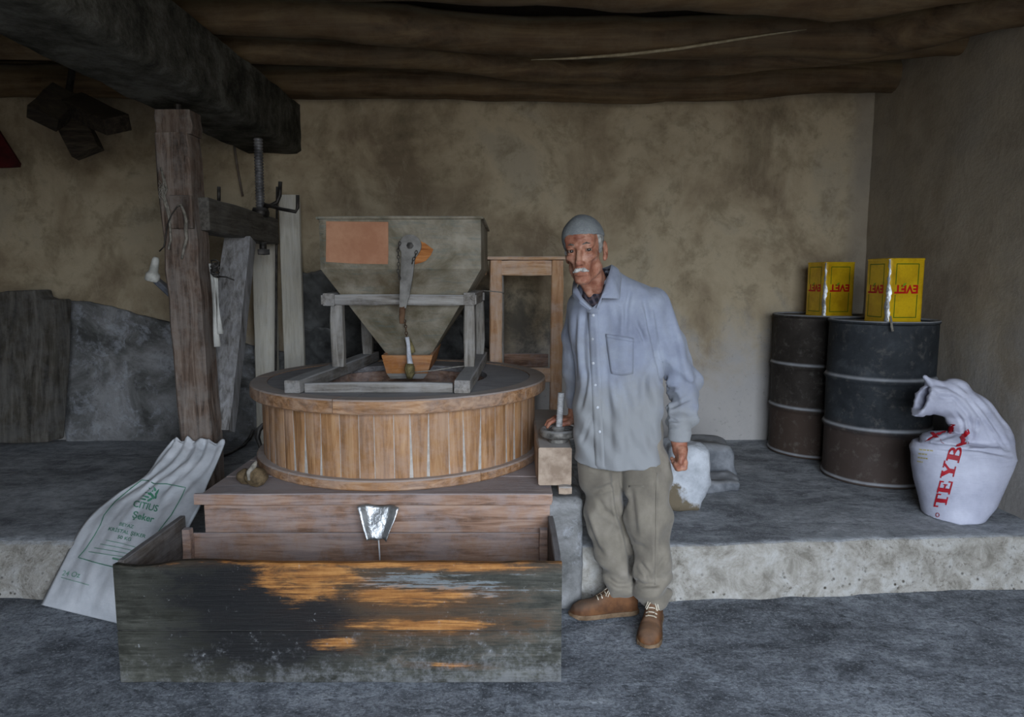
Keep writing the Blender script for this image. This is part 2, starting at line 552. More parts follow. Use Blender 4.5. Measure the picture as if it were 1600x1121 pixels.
def mat_step():
    m = M('worn_step'); v = m.coords('World'); x, y, z = m.xyz(v)
    vs_ = m.coords('World', scale=(1, 1.5, 1))
    n1 = m.noise(vs_, 1.6, 10, 0.72, 0.7); n2 = m.noise(vs_, 9, 10, 0.76, 0.4); n3 = m.noise(v, 40, 6, 0.75)
    top = m.ramp(n1 * 0.5 + n2 * 0.5, (0.41, '#7f8287'), (0.48, '#a3a7ac'), (0.55, '#bec2c7'), (0.64, '#d6d8db'))
    face = m.ramp(n2, (0.36, '#8a857b'), (0.5, '#b3aea5'), (0.62, '#c9c7c2'))
    face = m.mix((n3.step(.53, .66) * n1.step(.42, .58) * .7).sat(), face, '#6e675b')
    face = m.mix((m.voro(v, 30).step(0.30, 0.1) * n2.step(0.46, 0.58) * ((0.2 - z) * 6).sat()).sat(), face, '#4a4338')
    up = m.up()
    scr = m.noise(m.coords('World', scale=(2.0, 12, 1)), 3.0, 9, 0.8, 1.6)
    top = m.mix((scr.step(0.54, 0.66) * 0.28).sat(), top, '#5c5f64')
    top = m.mix((n3.step(0.50, 0.61) * 0.42).sat(), top, '#6a6d72')
    top = m.mix((m.noise(v, 80, 4, .7).step(.55, .65) * .5).sat(), top, '#d8dadd')
    col = m.mix((up + (n2 - 0.5) * 0.9).step(0.55, 0.9), face, top)
    m.bump(n2 + n3 * 0.5 + scr * 0.4, 0.9, 0.025)
    return m.done(col, 0.9, spec=0.2)
def mat_concrete_beam():
    m = M('old_concrete'); v = m.coords('World')
    n = m.noise(v, 4, 9, 0.75); n3 = m.noise(v, 26, 6, 0.75)
    col = m.ramp(n, (0.40, '#35342e'), (0.52, '#55534b'), (0.64, '#716f67'))
    m.bump(n3 + n, 0.9, 0.03)
    return m.done(col, 0.95, spec=0.1)

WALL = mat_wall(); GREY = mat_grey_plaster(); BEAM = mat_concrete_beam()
FLOOR = mat_floor('cement_floor', '#565a60', '#80858c', '#9ca2aa', '#c0c5cb')
STEP = mat_step()
LOG = wood('log_wood', '#423221', '#614d36', '#7d684a', 'X', dust=0.8, stain=0.35, scale=0.25, film=0.12, flour='#9a9078')
BOARDCEIL = wood('ceiling_board', '#120e0b', '#1d1711', '#2a2219', 'Y', dust=0, stain=0.4)

# ------------------------------------------------------------------ setting
def floor_pt(u, v):
    x = LEFT_X - .1 + (RIGHT_X + .2 - LEFT_X) * u; y = FRONT_Y - .3 + (3.4 - FRONT_Y + .3) * v
    return (x, y, 0.012 * fbm(x * 1.3, y * 1.3, 3, 5) - 0.004)
structure(grid_mesh('floor', 150, 120, floor_pt, FLOOR))

def step_front(x):
    return 2.93 + 0.022 * fbm(x * 2.1, 1.7, 0, 4) + (0.13 * max(0, x - 0.7) / 1.8)
def step_pt(u, v):
    x = LEFT_X + (RIGHT_X + .06 - LEFT_X) * u
    y0 = step_front(x); slope = 0.10 if x < -1.2 else 0.035
    prof = [(0.0, -0.02), (0.12, 0.05), (0.3, 0.10), (0.5, 0.155), (0.7, 0.2), (0.85, 0.222), (1.0, 0.236), (1.25, STEP_Z)]
    if v < 0.4:
        t = v / 0.4 * (len(prof) - 1); i = min(int(t), len(prof) - 2); f = t - i
        a = prof[i][0] + (prof[i + 1][0] - prof[i][0]) * f; z = prof[i][1] + (prof[i + 1][1] - prof[i][1]) * f
        y = y0 + a * slope
        b = 0.014 * fbm(x * 5, z * 9, 4, 4) * (1 - a / 1.25)
        return (x, y + b, z + 0.008 * fbm(x * 2.2, y * 2.2, 5, 5) * min(1, max(z, 0) / .24))
    t = (v - 0.4) / 0.6
    y = y0 + 1.25 * slope + (BACK_Y + .05 - y0 - 1.25 * slope) * t
    return (x, y, STEP_Z + 0.008 * fbm(x * 2.2, y * 2.2, 5, 5))
structure(grid_mesh('floor_step', 170, 100, step_pt, STEP))

def wall_fn(fix, amp=0.014):
    def f(a, z): return amp * fbm(a * 1.1, z * 1.1, fix, 5) + 0.4 * amp * fbm(a * 4, z * 4, fix, 3)
    return f
wb = wall_fn(2.0)
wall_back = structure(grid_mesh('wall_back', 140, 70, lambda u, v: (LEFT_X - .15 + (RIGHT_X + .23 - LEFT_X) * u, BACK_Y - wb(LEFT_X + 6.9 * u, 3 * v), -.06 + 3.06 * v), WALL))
wr = wall_fn(8.0)
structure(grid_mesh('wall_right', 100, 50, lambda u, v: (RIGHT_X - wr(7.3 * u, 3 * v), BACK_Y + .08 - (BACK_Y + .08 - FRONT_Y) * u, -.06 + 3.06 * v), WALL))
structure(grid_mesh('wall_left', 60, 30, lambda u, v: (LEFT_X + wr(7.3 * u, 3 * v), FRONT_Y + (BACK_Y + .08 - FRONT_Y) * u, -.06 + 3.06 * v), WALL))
bq = B()
bq.box(((LEFT_X + DOOR_X0) / 2, FRONT_Y - .15, 1.5), (DOOR_X0 - LEFT_X, .3, 3.0))
bq.box(((RIGHT_X + DOOR_X1) / 2, FRONT_Y - .15, 1.5), (RIGHT_X - DOOR_X1 + .1, .3, 3.0))
bq.box(((DOOR_X0 + DOOR_X1) / 2, FRONT_Y - .15, (3 + DOOR_TOP) / 2), (DOOR_X1 - DOOR_X0, .3, 3 - DOOR_TOP))
structure(bq.out('wall_front', WALL))
ceil = structure(B().box(((LEFT_X + RIGHT_X) / 2, (FRONT_Y + BACK_Y) / 2, CEIL_Z + .04), (RIGHT_X - LEFT_X + .3, BACK_Y - FRONT_Y + .5, .08)).out('ceiling', BOARDCEIL))

def log(keys, r0, r1, seed):
    """a bent pole through (x, y, z) keys"""
    pts, rs = [], []
    n = 60
    for i in range(n + 1):
        t = i / n; x = LEFT_X + .02 + (RIGHT_X + .1 - LEFT_X) * t
        for a, b in zip(keys, keys[1:]):
            if a[0] <= x <= b[0] or b is keys[-1]:
                f = min(max((x - a[0]) / (b[0] - a[0]), 0), 1); f = f * f * (3 - 2 * f)
                y, z = a[1] + (b[1] - a[1]) * f, a[2] + (b[2] - a[2]) * f
                break
        pts.append((x, y + .018 * fbm(x * 1.5, seed, 0, 3), z + .015 * fbm(x * 1.7, seed, 5, 3)))
        rs.append((r0 + (r1 - r0) * t) * (1 + .13 * fbm(x * 2.2, seed, 9, 3)))
    bb = B().tube(pts, rs, 16)
    for i, v in enumerate(bb.v):
        bb.v[i] = v + (v - Vector(pts[min(i // 16, n)])) * (0.07 * fbm(v.x * 1.0, v.y * 9 + seed, v.z * 9, 2))
    return bb.out('log', LOG, ceil, smooth=True)
ZL = 2.66
log([(-4.3, 3.22, ZL + .20), (-0.6, 3.28, ZL + .17), (0.6, 3.32, ZL + .14), (1.5, 3.38, ZL + .125), (2.6, 3.15, ZL + .16)], .115, .125, 1)
log([(-4.3, 3.62, ZL + .16), (-1.3, 3.74, ZL + .14), (0.2, 3.98, ZL + .115), (1.9, 3.98, ZL + .12), (2.6, 3.55, ZL + .15)], .085, .12, 2)
log([(-4.3, 4.10, ZL + .12), (-0.9, 4.20, ZL + .11), (0.5, 4.48, ZL + .075), (1.0, 4.40, ZL + .10), (2.6, 4.08, ZL + .14)], .075, .088, 3)
log([(-4.3, 4.84, ZL + .12), (-1.0, 4.84, ZL + .115), (0.8, 4.87, ZL + .095), (2.6, 4.78, ZL + .14)], .115, .115, 4)
log([(-4.3, 4.46, ZL + .26), (-1.0, 4.50, ZL + .26), (0.8, 4.66, ZL + .27), (2.6, 4.46, ZL + .27)], .07, .07, 5)
for k, yy in enumerate((2.6, 1.9, 1.2, 0.3, -0.6, -1.5)):
    log([(-4.3, yy, ZL + .16), (0.0, yy + .08, ZL + .15), (2.6, yy - .05, ZL + .16)], .12, .13, 11 + k)

def beam_pt(u, v):
    y = FRONT_Y + (BACK_Y + .02 - FRONT_Y) * u
    ring = [(-1.5, ZL), (-1.5, 2.345), (-1.53, 2.325), (-1.87, 2.325), (-1.9, 2.345), (-1.9, ZL)]
    t = v * 5 * .9999; i = int(t); f = t - i
    x = ring[i][0] + (ring[i + 1][0] - ring[i][0]) * f; z = ring[i][1] + (ring[i + 1][1] - ring[i][1]) * f
    q = .012 * fbm(y * 3, x * 6, z * 6, 4)
    return (x + q, y, z + q * .7)
grid_mesh('concrete_beam', 160, 30, beam_pt, BEAM, ceil)
B().tube([at(px, py, Y) for px, py, Y in ((830, 93.5, 3.935), (900, 91, 3.925), (980, 85, 3.905), (1060, 76, 3.885), (1130, 65, 3.87), (1200, 54, 3.865), (1260, 46, 3.86))], [.003, .007, .009, .009, .008, .006, .003], 6).out('bark_split', plain('pale_split', '#8d8168', '#a89c82', 20), ceil, True)

# grey render left standing on the lower wall, with its broken upper edge
top_edge = [(88, 470), (130, 471), (170, 479), (200, 487), (240, 498), (280, 508), (330, 521), (392, 541), (470, 556)]
poly = [at(px, py, 4.965) for px, py in top_edge]
def slab_pt(u, v):
    t = u * (len(poly) - 1) * .9999; i = int(t); f = t - i
    p = poly[i].lerp(poly[i + 1], f)
    z = STEP_Z - .02 + (p.z - STEP_Z + .02) * min(v / .93, 1)
    z += .008 * fbm(p.x * 9, 1, 1, 3) * (v > .5)
    yy = 4.955 + .012 * fbm(p.x * 3, z * 3, 1, 4)
    if v > .93: yy += (v - .93) / .07 * .06
    return (p.x, yy, z)
grid_mesh('plaster_slab', 60, 30, slab_pt, GREY, wall_back)

# rough dark stones where the plaster has come away behind the mill
STONE = plain('dark_stone', '#353534', '#757675', 5, dust=0.5, rough=0.9, bump=0.8, lo=0.35, hi=0.75)
for k, (px, py, w, h) in enumerate([(498, 470, 62, 90), (500, 555, 66, 90), (556, 500, 50, 120), (600, 560, 60, 60), (690, 530, 70, 70), (745, 500, 50, 90)]):
    c = at(px, py, 4.97); sc = 4.98 / FPX
    def f(p, c=c, k=k):
        return rbox(p, c, (w * sc / 2, .055, h * sc / 2), .035) + .016 * np.sin(p[..., 0] * 33 + k) * np.sin(p[..., 2] * 27 + 2 * k) + .008 * np.sin(p[..., 0] * 81) * np.sin(p[..., 2] * 70 + k)
    V, F = nets(f, c - Vector((w * sc / 2 + .05, .1, h * sc / 2 + .05)), c + Vector((w * sc / 2 + .05, .1, h * sc / 2 + .05)), .013)
    np_mesh('wall_stone', V, F, STONE, wall_back)

# ------------------------------------------------------------------ woods and metals
W_ORANGE = wood('stave_wood', '#84603f', '#ad8056', '#c59d74', 'Z', dust=0.3, stain=0.25, film=0.38, flour='#b59f92', rough=0.6)
W_RING = wood('ring_wood', '#7a5738', '#a67c58', '#bf9a78', 'X', dust=0.95, stain=0.25, film=0.3, flour='#b0a8a4', rough=0.6)
W_PALE = wood('pale_pine', '#b3835c', '#d3a57c', '#e6c3a0', 'Z', dust=0.8, stain=0.12, film=0.4, flour='#dccfc6')
W_PALE_X = wood('pale_pine_rail', '#b3835c', '#d3a57c', '#e6c3a0', 'X', dust=0.8, stain=0.12, film=0.4, flour='#dccfc6')
W_GREY = wood('floury_timber', '#625c54', '#8c867d', '#a8a39b', 'Z', dust=0.9, stain=0.2, film=0.35, flour='#aaaaaa')
W_GREY_X = wood('floury_rail', '#67615a', '#918c85', '#aca8a2', 'X', dust=0.9, stain=0.2, film=0.35, flour='#adadae')
W_GREY_Y = wood('floury_skid', '#5a554e', '#837d76', '#a29d97', 'Y', dust=0.9, stain=0.25, film=0.35, flour='#a8a9ab')
W_BROWN = wood('bed_wood', '#6f5443', '#9f7d68', '#b99a85', 'X', dust=0.8, stain=0.25, film=0.35, flour='#a7a3a6')
W_POST = wood('post_wood', '#3f332b', '#6c5a4e', '#8b7b6e', 'Z', dust=0.3, stain=0.4, film=0.4, flour='#948f8a')
W_JIB = wood('jib_wood', '#3c3832', '#5d5850', '#76716a', 'Y', dust=0.5, stain=0.3, film=0.15, flour='#8e8c88')
W_LIMED = wood('limed_plank', '#c6bfae', '#ddd7c8', '#e9e5da', 'Z', dust=0.2, stain=0.12, film=0.25, flour='#c4c4c2')
W_SLAB = wood('weathered_board', '#37332d', '#5a554c', '#7a756d', 'Z', dust=0.3, stain=0.45, film=0.25, flour='#8c8c8c', scale=.6)
W_END = plain('end_grain', '#8d7a69', '#b3a08e', 11, dust=.8, bump=.4)
W_DARK = wood('dark_block', '#1c1712', '#332b22', '#4a4032', 'X', dust=0.4, stain=0.3, flour='#6b6455')
IRON = plain('old_iron', '#2a2826', '#4a4642', 14, dust=0.5, rough=0.55, metal=0.6, spec=0.5)
RUST = plain('rusty_iron', '#4a3222', '#6f5540', 20, dust=0.2, rough=0.8, metal=0.3)
STEEL = plain('dusty_steel', '#5e5e60', '#8c8c8e', 14, dust=0.5, rough=0.5, metal=0.5)
FLOUR = plain('flour', '#b9b9bb', '#d5d5d6', 30, rough=0.95)
CORD = plain('cord', '#87837b', '#aaa69d', 40, rough=0.95)
def mat_foil():
    m = M('bright_tin'); v = m.coords('Object')
    n = m.noise(v, 22, 5, 0.6); col = m.ramp(n, (.3, '#9a9c9d'), (.6, '#c4c6c7'))
    m.bump(n, .6, .012); return m.done(col, .4, .85, .5)
TIN_METAL = mat_foil()

# ------------------------------------------------------------------ flour bin
def mat_bin():
    m = M('burnt_painted_board'); v = m.coords('World'); x, y, z = m.xyz(v)
    gv = m.coords('World', scale=(1.1, 8, 26)); g = m.noise(gv, 4.0, 10, 0.74, 0.4)
    n = m.noise(m.coords('World', scale=(1.8, 3, 6)), 3.4, 10, 0.72, 0.4); fine = m.noise(v, 60, 6, .75); med = m.noise(v, 14, 8, .72)
    def blob(cx, cz, rx, rz):
        a = (x - cx) / rx; b = (z - cz) / rz
        return 1.0 - (a * a + b * b).sqrt()
    org = blob(-.70, .395, .22, .085)
    for q in ((-.36, .335, .26, .045), (-.30, .225, .30, .028), (-.45, .455, .70, .022), (-.15, .44, .25, .022)):
        org = org.max(blob(*q))
    for q in ((-.60, .155, .15, .035), (-.22, .073, .15, .018)):
        org = org.max(blob(*q) - .35)
    wear = org + (n - .5) * 2.6 + (g - .5) * 1.5
    bare = wear.step(-.02, .62)
    scorch = (org + (n - .5) * 2.2 + (g - .5) * 1.2 + (med - .5) * 1.0).step(-.75, .10)
    blk = blob(-.97, .34, .30, .18).max(blob(-.88, .17, .36, .16) - .05).max(blob(-.74, .27, .26, .10) - .05)
    blk = (blk + (n - .5) * 2.4 + (g - .5) * .8 + (med - .5) * .8).step(-.25, .5)
    paint = m.ramp(n * .5 + g * .3 + med * .2, (.42, '#26261f'), (.5, '#3d3d36'), (.58, '#57574f'))
    tan = (blob(-.40, .27, .62, .20) + (n - .5) * 2.4 + (g - .5) * 1.0).step(-.05, .7)
    brown = m.mix((scorch * .5 + tan * .55).sat(), paint, '#4d3620')
    chips = ((n - .5) * 1.6 + (g - .5) * 2.4 + blob(-.3, .37, .45, .07) * .55).step(.26, .40)
    col = m.mix((chips * .6).sat(), brown, '#7d8a90')
    col = m.mix((blk * .92).sat(), col, '#0d0d10')
    grain = m.ramp(g * .75 + med * .25, (.36, '#5d3817'), (.49, '#915f2d'), (.6, '#b58147'))
    col = m.mix(bare, col, grain)
    flour = ((fine - .5) * .9 + (med - .5) * 1.6 + (.20 - z) * 1.5 + (x + .5) * .12).step(.08, .5)
    col = m.mix((flour * .5).sat(), col, '#7d7e80')
    col = m.mix((fine.step(.60, .68) * med.step(.5, .6) * .7).sat(), col, '#a5a6a8')
    m.bump(g + fine * .4, .6, .006)
    return m.done(col, .55, spec=.35)
BINF = mat_bin()
W_BIN = wood('bin_side_wood', '#3a342f', '#5a534c', '#77706a', 'Y', dust=0.4, stain=0.4, film=0.3, flour='#8f8f92')
BX0, BX1, BY0, BY1, BZ = -1.395, .175, 2.285, 2.77, .456
t = thing('flour_bin', ((BX0 + BX1) / 2, (BY0 + BY1) / 2, 0), 'long open wooden flour bin with burnt dark paint worn to orange wood', 'bin')
def board_front(z0, z1, wavy):
    nb = B(); n = 40; vs, fs = [], []
    for i in range(n + 1):
        u = i / n; x = BX0 + (BX1 - BX0) * u
        zz = z1
        if wavy: zz = z1 - .004 + .006 * fbm(x * 6, 2, 2, 3) + .012 * math.exp(-((x + 1.1) / .12) ** 2) - .016 * math.exp(-((x + 1.3) / .10) ** 2)
        zb = z0 + (.004 * fbm(x * 5, 7, 2, 3) if z0 < .05 else 0)
        e_ = .004
        for (dy, z) in ((e_, zb), (0, zb + e_), (0, zz - e_), (e_, zz), (.026, zz - .002), (.026, zb)):
            vs.append((x, BY0 + dy, z))
    for i in range(n):
        for k in range(6): fs.append((i * 6 + k, (i + 1) * 6 + k, (i + 1) * 6 + (k + 1) % 6, i * 6 + (k + 1) % 6))
    fs.append(tuple(range(6))); fs.append(tuple(n * 6 + k for k in range(5, -1, -1)))
    nb.add(vs, fs); return nb
board_front(.006, .200, False).out('board', BINF, t)
board_front(.2025, BZ, True).out('board', BINF, t)
B().box(((BX0 + BX1) / 2, BY0 + .016, .2013), (BX1 - BX0 - .01, .018, .0022), bev=.0003).out('flour_seam', plain('old_flour', '#8a8884', '#a5a39f', 30), t)
for sx in (BX0 + .013, BX1 - .013):
    B().timber((sx, BY0 + .03, .105), (sx, BY1, .105), .026, .205, seg=6, bev=.003, jit=.001).out('side_board', W_BIN, t)
    B().timber((sx, BY0 + .03, .330), (sx, BY1, .330), .026, .245, seg=6, bev=.004, jit=.001).out('side_board', W_BIN, t)
    B().timber((sx + (.03 if sx < -.5 else -.03), BY1 - .03, .03), (sx + (.03 if sx < -.5 else -.03), BY1 - .03, BZ - .05), .035, .035, up=(0, 1, 0), bev=.003).out('corner_cleat', W_BROWN, t)
B().box(((BX0 + BX1) / 2, (BY0 + BY1) / 2 + .01, .03), (BX1 - BX0 - .056, BY1 - BY0 - .06, .02)).out('bottom_board', W_BROWN, t)
B().box(((BX0 + BX1) / 2, BY1 - .006, .2), (BX1 - BX0 - .056, .012, .36)).out('back_board', W_BROWN, t)

# ------------------------------------------------------------------ mill bed behind the bin
BEDZ = .547
t = thing('mill_bed', (-.5, 3.5, 0), 'wooden topped masonry bed under the round millstone casing', 'mill bed')
def bed_f(p): return rbox(p, (-.49, 3.52, .245), (.80, .67, .255), .03) + .006 * np.sin(p[..., 0] * 21) * np.sin(p[..., 2] * 19 + 1) + .004 * np.sin(p[..., 1] * 37) * np.sin(p[..., 2] * 41)
V, F = nets(bed_f, (-1.34, 2.82, -.03), (.36, 4.35, .53), .022)
np_mesh('masonry_block', V, F, GREY, t)
for k, (y0, y1) in enumerate(((2.775, 3.02), (3.023, 3.3), (3.303, 3.62), (3.623, 3.95), (3.953, 4.19))):
    B().timber((-1.30, (y0 + y1) / 2, BEDZ - .022), (.17, (y0 + y1) / 2, BEDZ - .022), (y1 - y0), .043, seg=10, jit=.0012, bev=.004).out('top_plank', W_BROWN, t)
B().timber((-1.325, 2.765, BEDZ - .022), (.165, 2.765, BEDZ - .022), .022, .05, seg=12, jit=.0012, bev=.004).out('edge_strip', W_BROWN, t)
B().timber((-1.30, 2.80, .40), (.16, 2.80, .40), .02, .19, seg=10, jit=.001, bev=.003).out('front_board', W_BROWN, t)
B().timber((-1.30, 2.80, .25), (.16, 2.80, .25), .018, .105, seg=10, jit=.001, bev=.003).out('front_board', W_BROWN, t)
# tin chute
sp = [at(561, 787, 2.752), at(626, 789, 2.752), at(606, 842, 2.70), at(576, 842, 2.70)]
def chute(u, v):
    a = sp[0].lerp(sp[1], u); b = sp[3].lerp(sp[2], u); p = a.lerp(b, v)
    lift = abs(u - .5) * 2
    return p + Vector((0, -.012 - .03 * max(0, lift - .55) / .45 * (1 - v * .3), .004 * math.sin(u * 9 + v * 7)))
o = grid_mesh('spout', 14, 12, chute, TIN_METAL, t)
md = o.modifiers.new('thickness', 'SOLIDIFY'); md.thickness = .002
fl = B().tube([at(591, 838, 2.71), at(592, 850, 2.70), at(593, 866, 2.69), at(594, 886, 2.68)], [.004, .003, .003, .002], 6)
tag(fl.out('flour_trickle', FLOUR, None, True), 'thin trickle of flour falling from the tin spout into the bin', 'flour')

# ------------------------------------------------------------------ millstone casing
DC = Vector((-.57, 3.51, 0)); ZB, ZT = BEDZ + .001, .941
t = thing('millstone_casing', (DC.x, DC.y, ZB), 'round orange wooden casing of upright staves around the millstone', 'mill casing')
RW = .682
B().lathe(DC, [(RW + .0030, ZB + .03), (RW + .0016, ZT - .03), (RW - .034, ZT - .03), (RW - .034, ZB + .03)], 96, closed_prof=True).out('flour_lining', plain('packed_flour', '#a9a39c', '#c0bab3', 30, rough=.95), t)
NST = 54; a = 0.0
ws = [random.uniform(.82, 1.2) for _ in range(NST)]; tot = sum(ws)
for w in ws:
    da = w / tot * 2 * math.pi; gap = .0022
    vs, fs = [], []
    a0, a1 = a + gap, a + da - gap; n = 3; rj = random.uniform(-.0015, .0015)
    for i in range(n + 1):
        q = a0 + (a1 - a0) * i / n; ro = RW + rj + (.006 if 0 < i < n else .003)
        for (r, z) in ((RW - .002, ZB + .035), (ro, ZB + .035), (ro, ZT - .035), (RW - .002, ZT - .035)):
            vs.append((DC.x + r * math.cos(q), DC.y + r * math.sin(q), z))
    for i in range(n):
        for k in range(4): fs.append((i * 4 + k, (i + 1) * 4 + k, (i + 1) * 4 + (k + 1) % 4, i * 4 + (k + 1) % 4))
    fs.append((0, 1, 2, 3)); fs.append((n * 4 + 3, n * 4 + 2, n * 4 + 1, n * 4))
    recalc(mesh('stave', vs, fs, W_ORANGE, t))
    a += da
def ring_part(name, r0, r1, z0, z1, n, mat, rr=.006, jit=0.0):
    """a ring cut into n curved pieces"""
    off = random.uniform(0, 1)
    for k in range(n):
        q0 = (k + off) / n * 2 * math.pi + .002; q1 = (k + 1 + off) / n * 2 * math.pi - .002
        dz = random.uniform(-jit, jit)
        pr = [(r0, z0), (r1 - rr, z0), (r1, z0 + rr), (r1, z1 - rr + dz), (r1 - rr, z1 + dz), (r0, z1 + dz)]
        B().lathe(DC, pr, max(8, 72 // n), q0, q1, closed_prof=True).out(name, mat, t)
ring_part('base_ring', RW - .01, .722, ZB, ZB + .045, 5, W_RING, jit=.001)
ring_part('rim_hoop', RW - .02, .742, ZT - .062, ZT, 5, W_RING, jit=.0015)
W_LID = wood('lid_wood', '#5d5957', '#827e7e', '#9c9a9b', 'X', dust=0.6, stain=0.3, film=0.4, flour='#a3a3a6')
ring_part('lid_segment', .44, RW - .018, ZT - .03, ZT - .002, 6, W_LID, jit=.001)
B().lathe(DC, [(.46, ZT - .032), (.46, ZB + .18), (.44, ZB + .18), (.44, ZT - .032)], 64, closed_prof=True).out('inner_collar', W_BROWN, t)
st = B().lathe(DC, [(.0, ZB + .02), (.43, ZB + .02), (.43, ZB + .24), (.42, ZB + .26), (.09, ZB + .27), (.08, ZB + .2), (0, ZB + .2)], 64).out('millstone', plain('millstone', '#5d5c5a', '#8f8e8d', 12, dust=.7, bump=.6), None)
tag(st, 'grey millstone lying inside the round wooden casing', 'millstone')
# iron hook on the casing's left
hk = B().tube([at(423, 660, 3.50), at(412, 664, 3.44), at(404, 672, 3.42), at(402, 684, 3.42), at(406, 695, 3.42), at(408, 706, 3.42)], [.008, .012, .015, .014, .011, .005], 8)
hk.out('iron_hook', IRON, t, True)

# ------------------------------------------------------------------ hopper stand
t = thing('hopper_stand', (-.53, 3.5, ZT), 'grey floury timber frame standing on the casing and carrying the hopper', 'stand')
SK = .062
zs = ZT + SK / 2
for fx, bx in ((-.955, -.84), (-.215, -.185)):
    B().timber((fx, 2.93, zs), (bx, 4.12, zs), .075, SK, seg=6, jit=.002).out('skid', W_GREY_Y, t)
B().timber((-.91, 2.975, zs - .008), (-.26, 2.975, zs - .008), .04, .046, seg=5, jit=.002).out('crossbar', W_GREY_X, t)
zr0 = ZT + SK
post_xy = [(-.868, 3.40, .062), (-.212, 3.40, .055), (-.845, 3.98, .058), (-.186, 3.98, .05)]
for (x, y, w) in post_xy:
    B().timber((x, y, zr0), (x, y, 1.312), w, .06, up=(0, 1, 0), seg=4, jit=.002).out('post', W_GREY, t)
zr = 1.336
B().timber((-.935, 3.375, zr), (-.175, 3.375, zr), .05, .052, seg=6, jit=.0015).out('top_rail', W_GREY_X, t)
B().timber((-.94, 4.0, zr), (-.16, 4.0, zr), .05, .052, seg=6, jit=.0015).out('top_rail', W_GREY_X, t)
for x in (-.895, -.208):
    B().timber((x, 3.345, zr + .004), (x + .01, 4.06, zr + .004), .062, .066, seg=5, jit=.002).out('side_rail', W_GREY_Y, t)

# ------------------------------------------------------------------ hopper
def mat_hopper():
    m = M('olive_painted_wood'); v = m.coords('World'); x, y, z = m.xyz(v)
    n = m.noise(v, 4, 8, .7, .4); g = m.noise(m.coords('World', scale=(2, 6, 12)), 4, 8, .7)
    col = m.ramp(n, (.38, '#6b6350'), (.5, '#898170'), (.62, '#a09888'))
    col = m.mix((g.step(.5, .66) * .5).sat(), col, '#67716c')
    col = m.mix((m.noise(v, 2.2, 6, .7).step(.52, .72) * .5).sat(), col, '#5c4a35')
    col = m.dust(col, .7, '#a4a39c', v)
    m.bump(n + g, .4, .008)
    return m.done(col, .65, spec=.3)
HOP = mat_hopper()
hx0, hx1 = -.918, -.148; hy0, hy1 = 3.30, 4.16; hz1, hz0 = 1.727, 1.486
bx0, bx1, by0, by1, bz = -.655, -.435, 3.60, 3.86, 1.03
t = thing('grain_hopper', (-.53, 3.73, bz), 'olive painted wooden grain hopper with a square top and tapering funnel', 'hopper')
def panel(p, thick, name='panel', mat=HOP):
    p = [Vector(q) for q in p]; n = (p[1] - p[0]).cross(p[2] - p[1]).normalized() * thick
    return B().prism(p, n).out(name, mat, t)
T_ = [Vector(q) for q in ((hx0, hy0, hz1), (hx1, hy0, hz1), (hx1, hy1, hz1), (hx0, hy1, hz1))]
K_ = [Vector((q.x, q.y, hz0)) for q in T_]
O_ = [Vector(q) for q in ((bx0, by0, bz), (bx1, by0, bz), (bx1, by1, bz), (bx0, by1, bz))]
ctr = Vector((-.53, 3.73, 0))
for k in range(4):
    j = (k + 1) % 4
    for A_, B_, nm in ((T_, K_, 'upper_panel'), (K_, O_, 'funnel_panel')):
        # a few mm of play between panels so that each reads as a board
        q = [B_[k], B_[j], A_[j], A_[k]]
        nrm = (q[1] - q[0]).cross(q[2] - q[1]).normalized()
        B().prism(q, -nrm * .02).out(nm, HOP, t)
rim = B()
for k in range(4):
    j = (k + 1) % 4
    rim.timber(T_[k], T_[j], .03, .014, seg=6, jit=.001, bev=.004)
rim.out('top_edge', HOP, t)
CARD = plain('cardboard', '#a8765a', '#b98a6c', 6, rough=.9, bump=.15)
yb = hy0 - .004
cp = [(510, 346), (552, 346), (606, 347), (607, 400), (606, 413), (556, 412), (509, 409), (510, 380)]
B().prism([at(px + random.uniform(-.6, .6), py + random.uniform(-.6, .6), yb) for px, py in cp], (0, .005, 0)).out('cardboard_patch', CARD, t)
cp = [(646, 381), (655, 376), (664, 380), (677, 390), (673, 399), (665, 408), (657, 411), (645, 414), (640, 400)]
B().prism([at(px, py, yb) for px, py in cp], (0, .005, 0)).out('wooden_patch', wood('bare_orange', '#8a4f22', '#b87840', '#cf9560', 'X', dust=0, stain=.2), t)
# lever on its pivot
yl = hy0 - .03
pc = at(641, 384, yl)
R_ = .052
pts = []
for k in range(17):
    a = math.radians(-35 + 250 * k / 16); pts.append(pc + Vector((R_ * math.cos(a), 0, R_ * math.sin(a))))
right = [at(648, 404, yl), at(645, 430, yl), at(640, 460, yl), at(634, 482, yl)]
left = [at(624, 480, yl), at(625, 440, yl), at(627, 405, yl)]
LEV = plain('dusty_lever', '#6b6863', '#8a8782', 12, dust=.3, rough=.7, metal=.2)
lv = B().prism([*pts, *reversed(left), *reversed(right)], (0, .016, 0)).out('lever', LEV, t)
B().timber(at(629.5, 478, yl + .008), at(627.5, 506, yl + .008), .030, .02, up=(0, 1, 0), seg=3, w1=.024, jit=.001).out('lever_tip', RUST, lv)
o = B().lathe((0, 0, 0), [(0, 0), (.016, 0), (.016, .012), (0, .014)], 6).out('bolt', IRON, lv, origin=(0, 0, 0))
o.rotation_euler = (math.radians(90), 0, 0); o.location = pc + Vector((0, 0, 0)) - world_loc(lv)
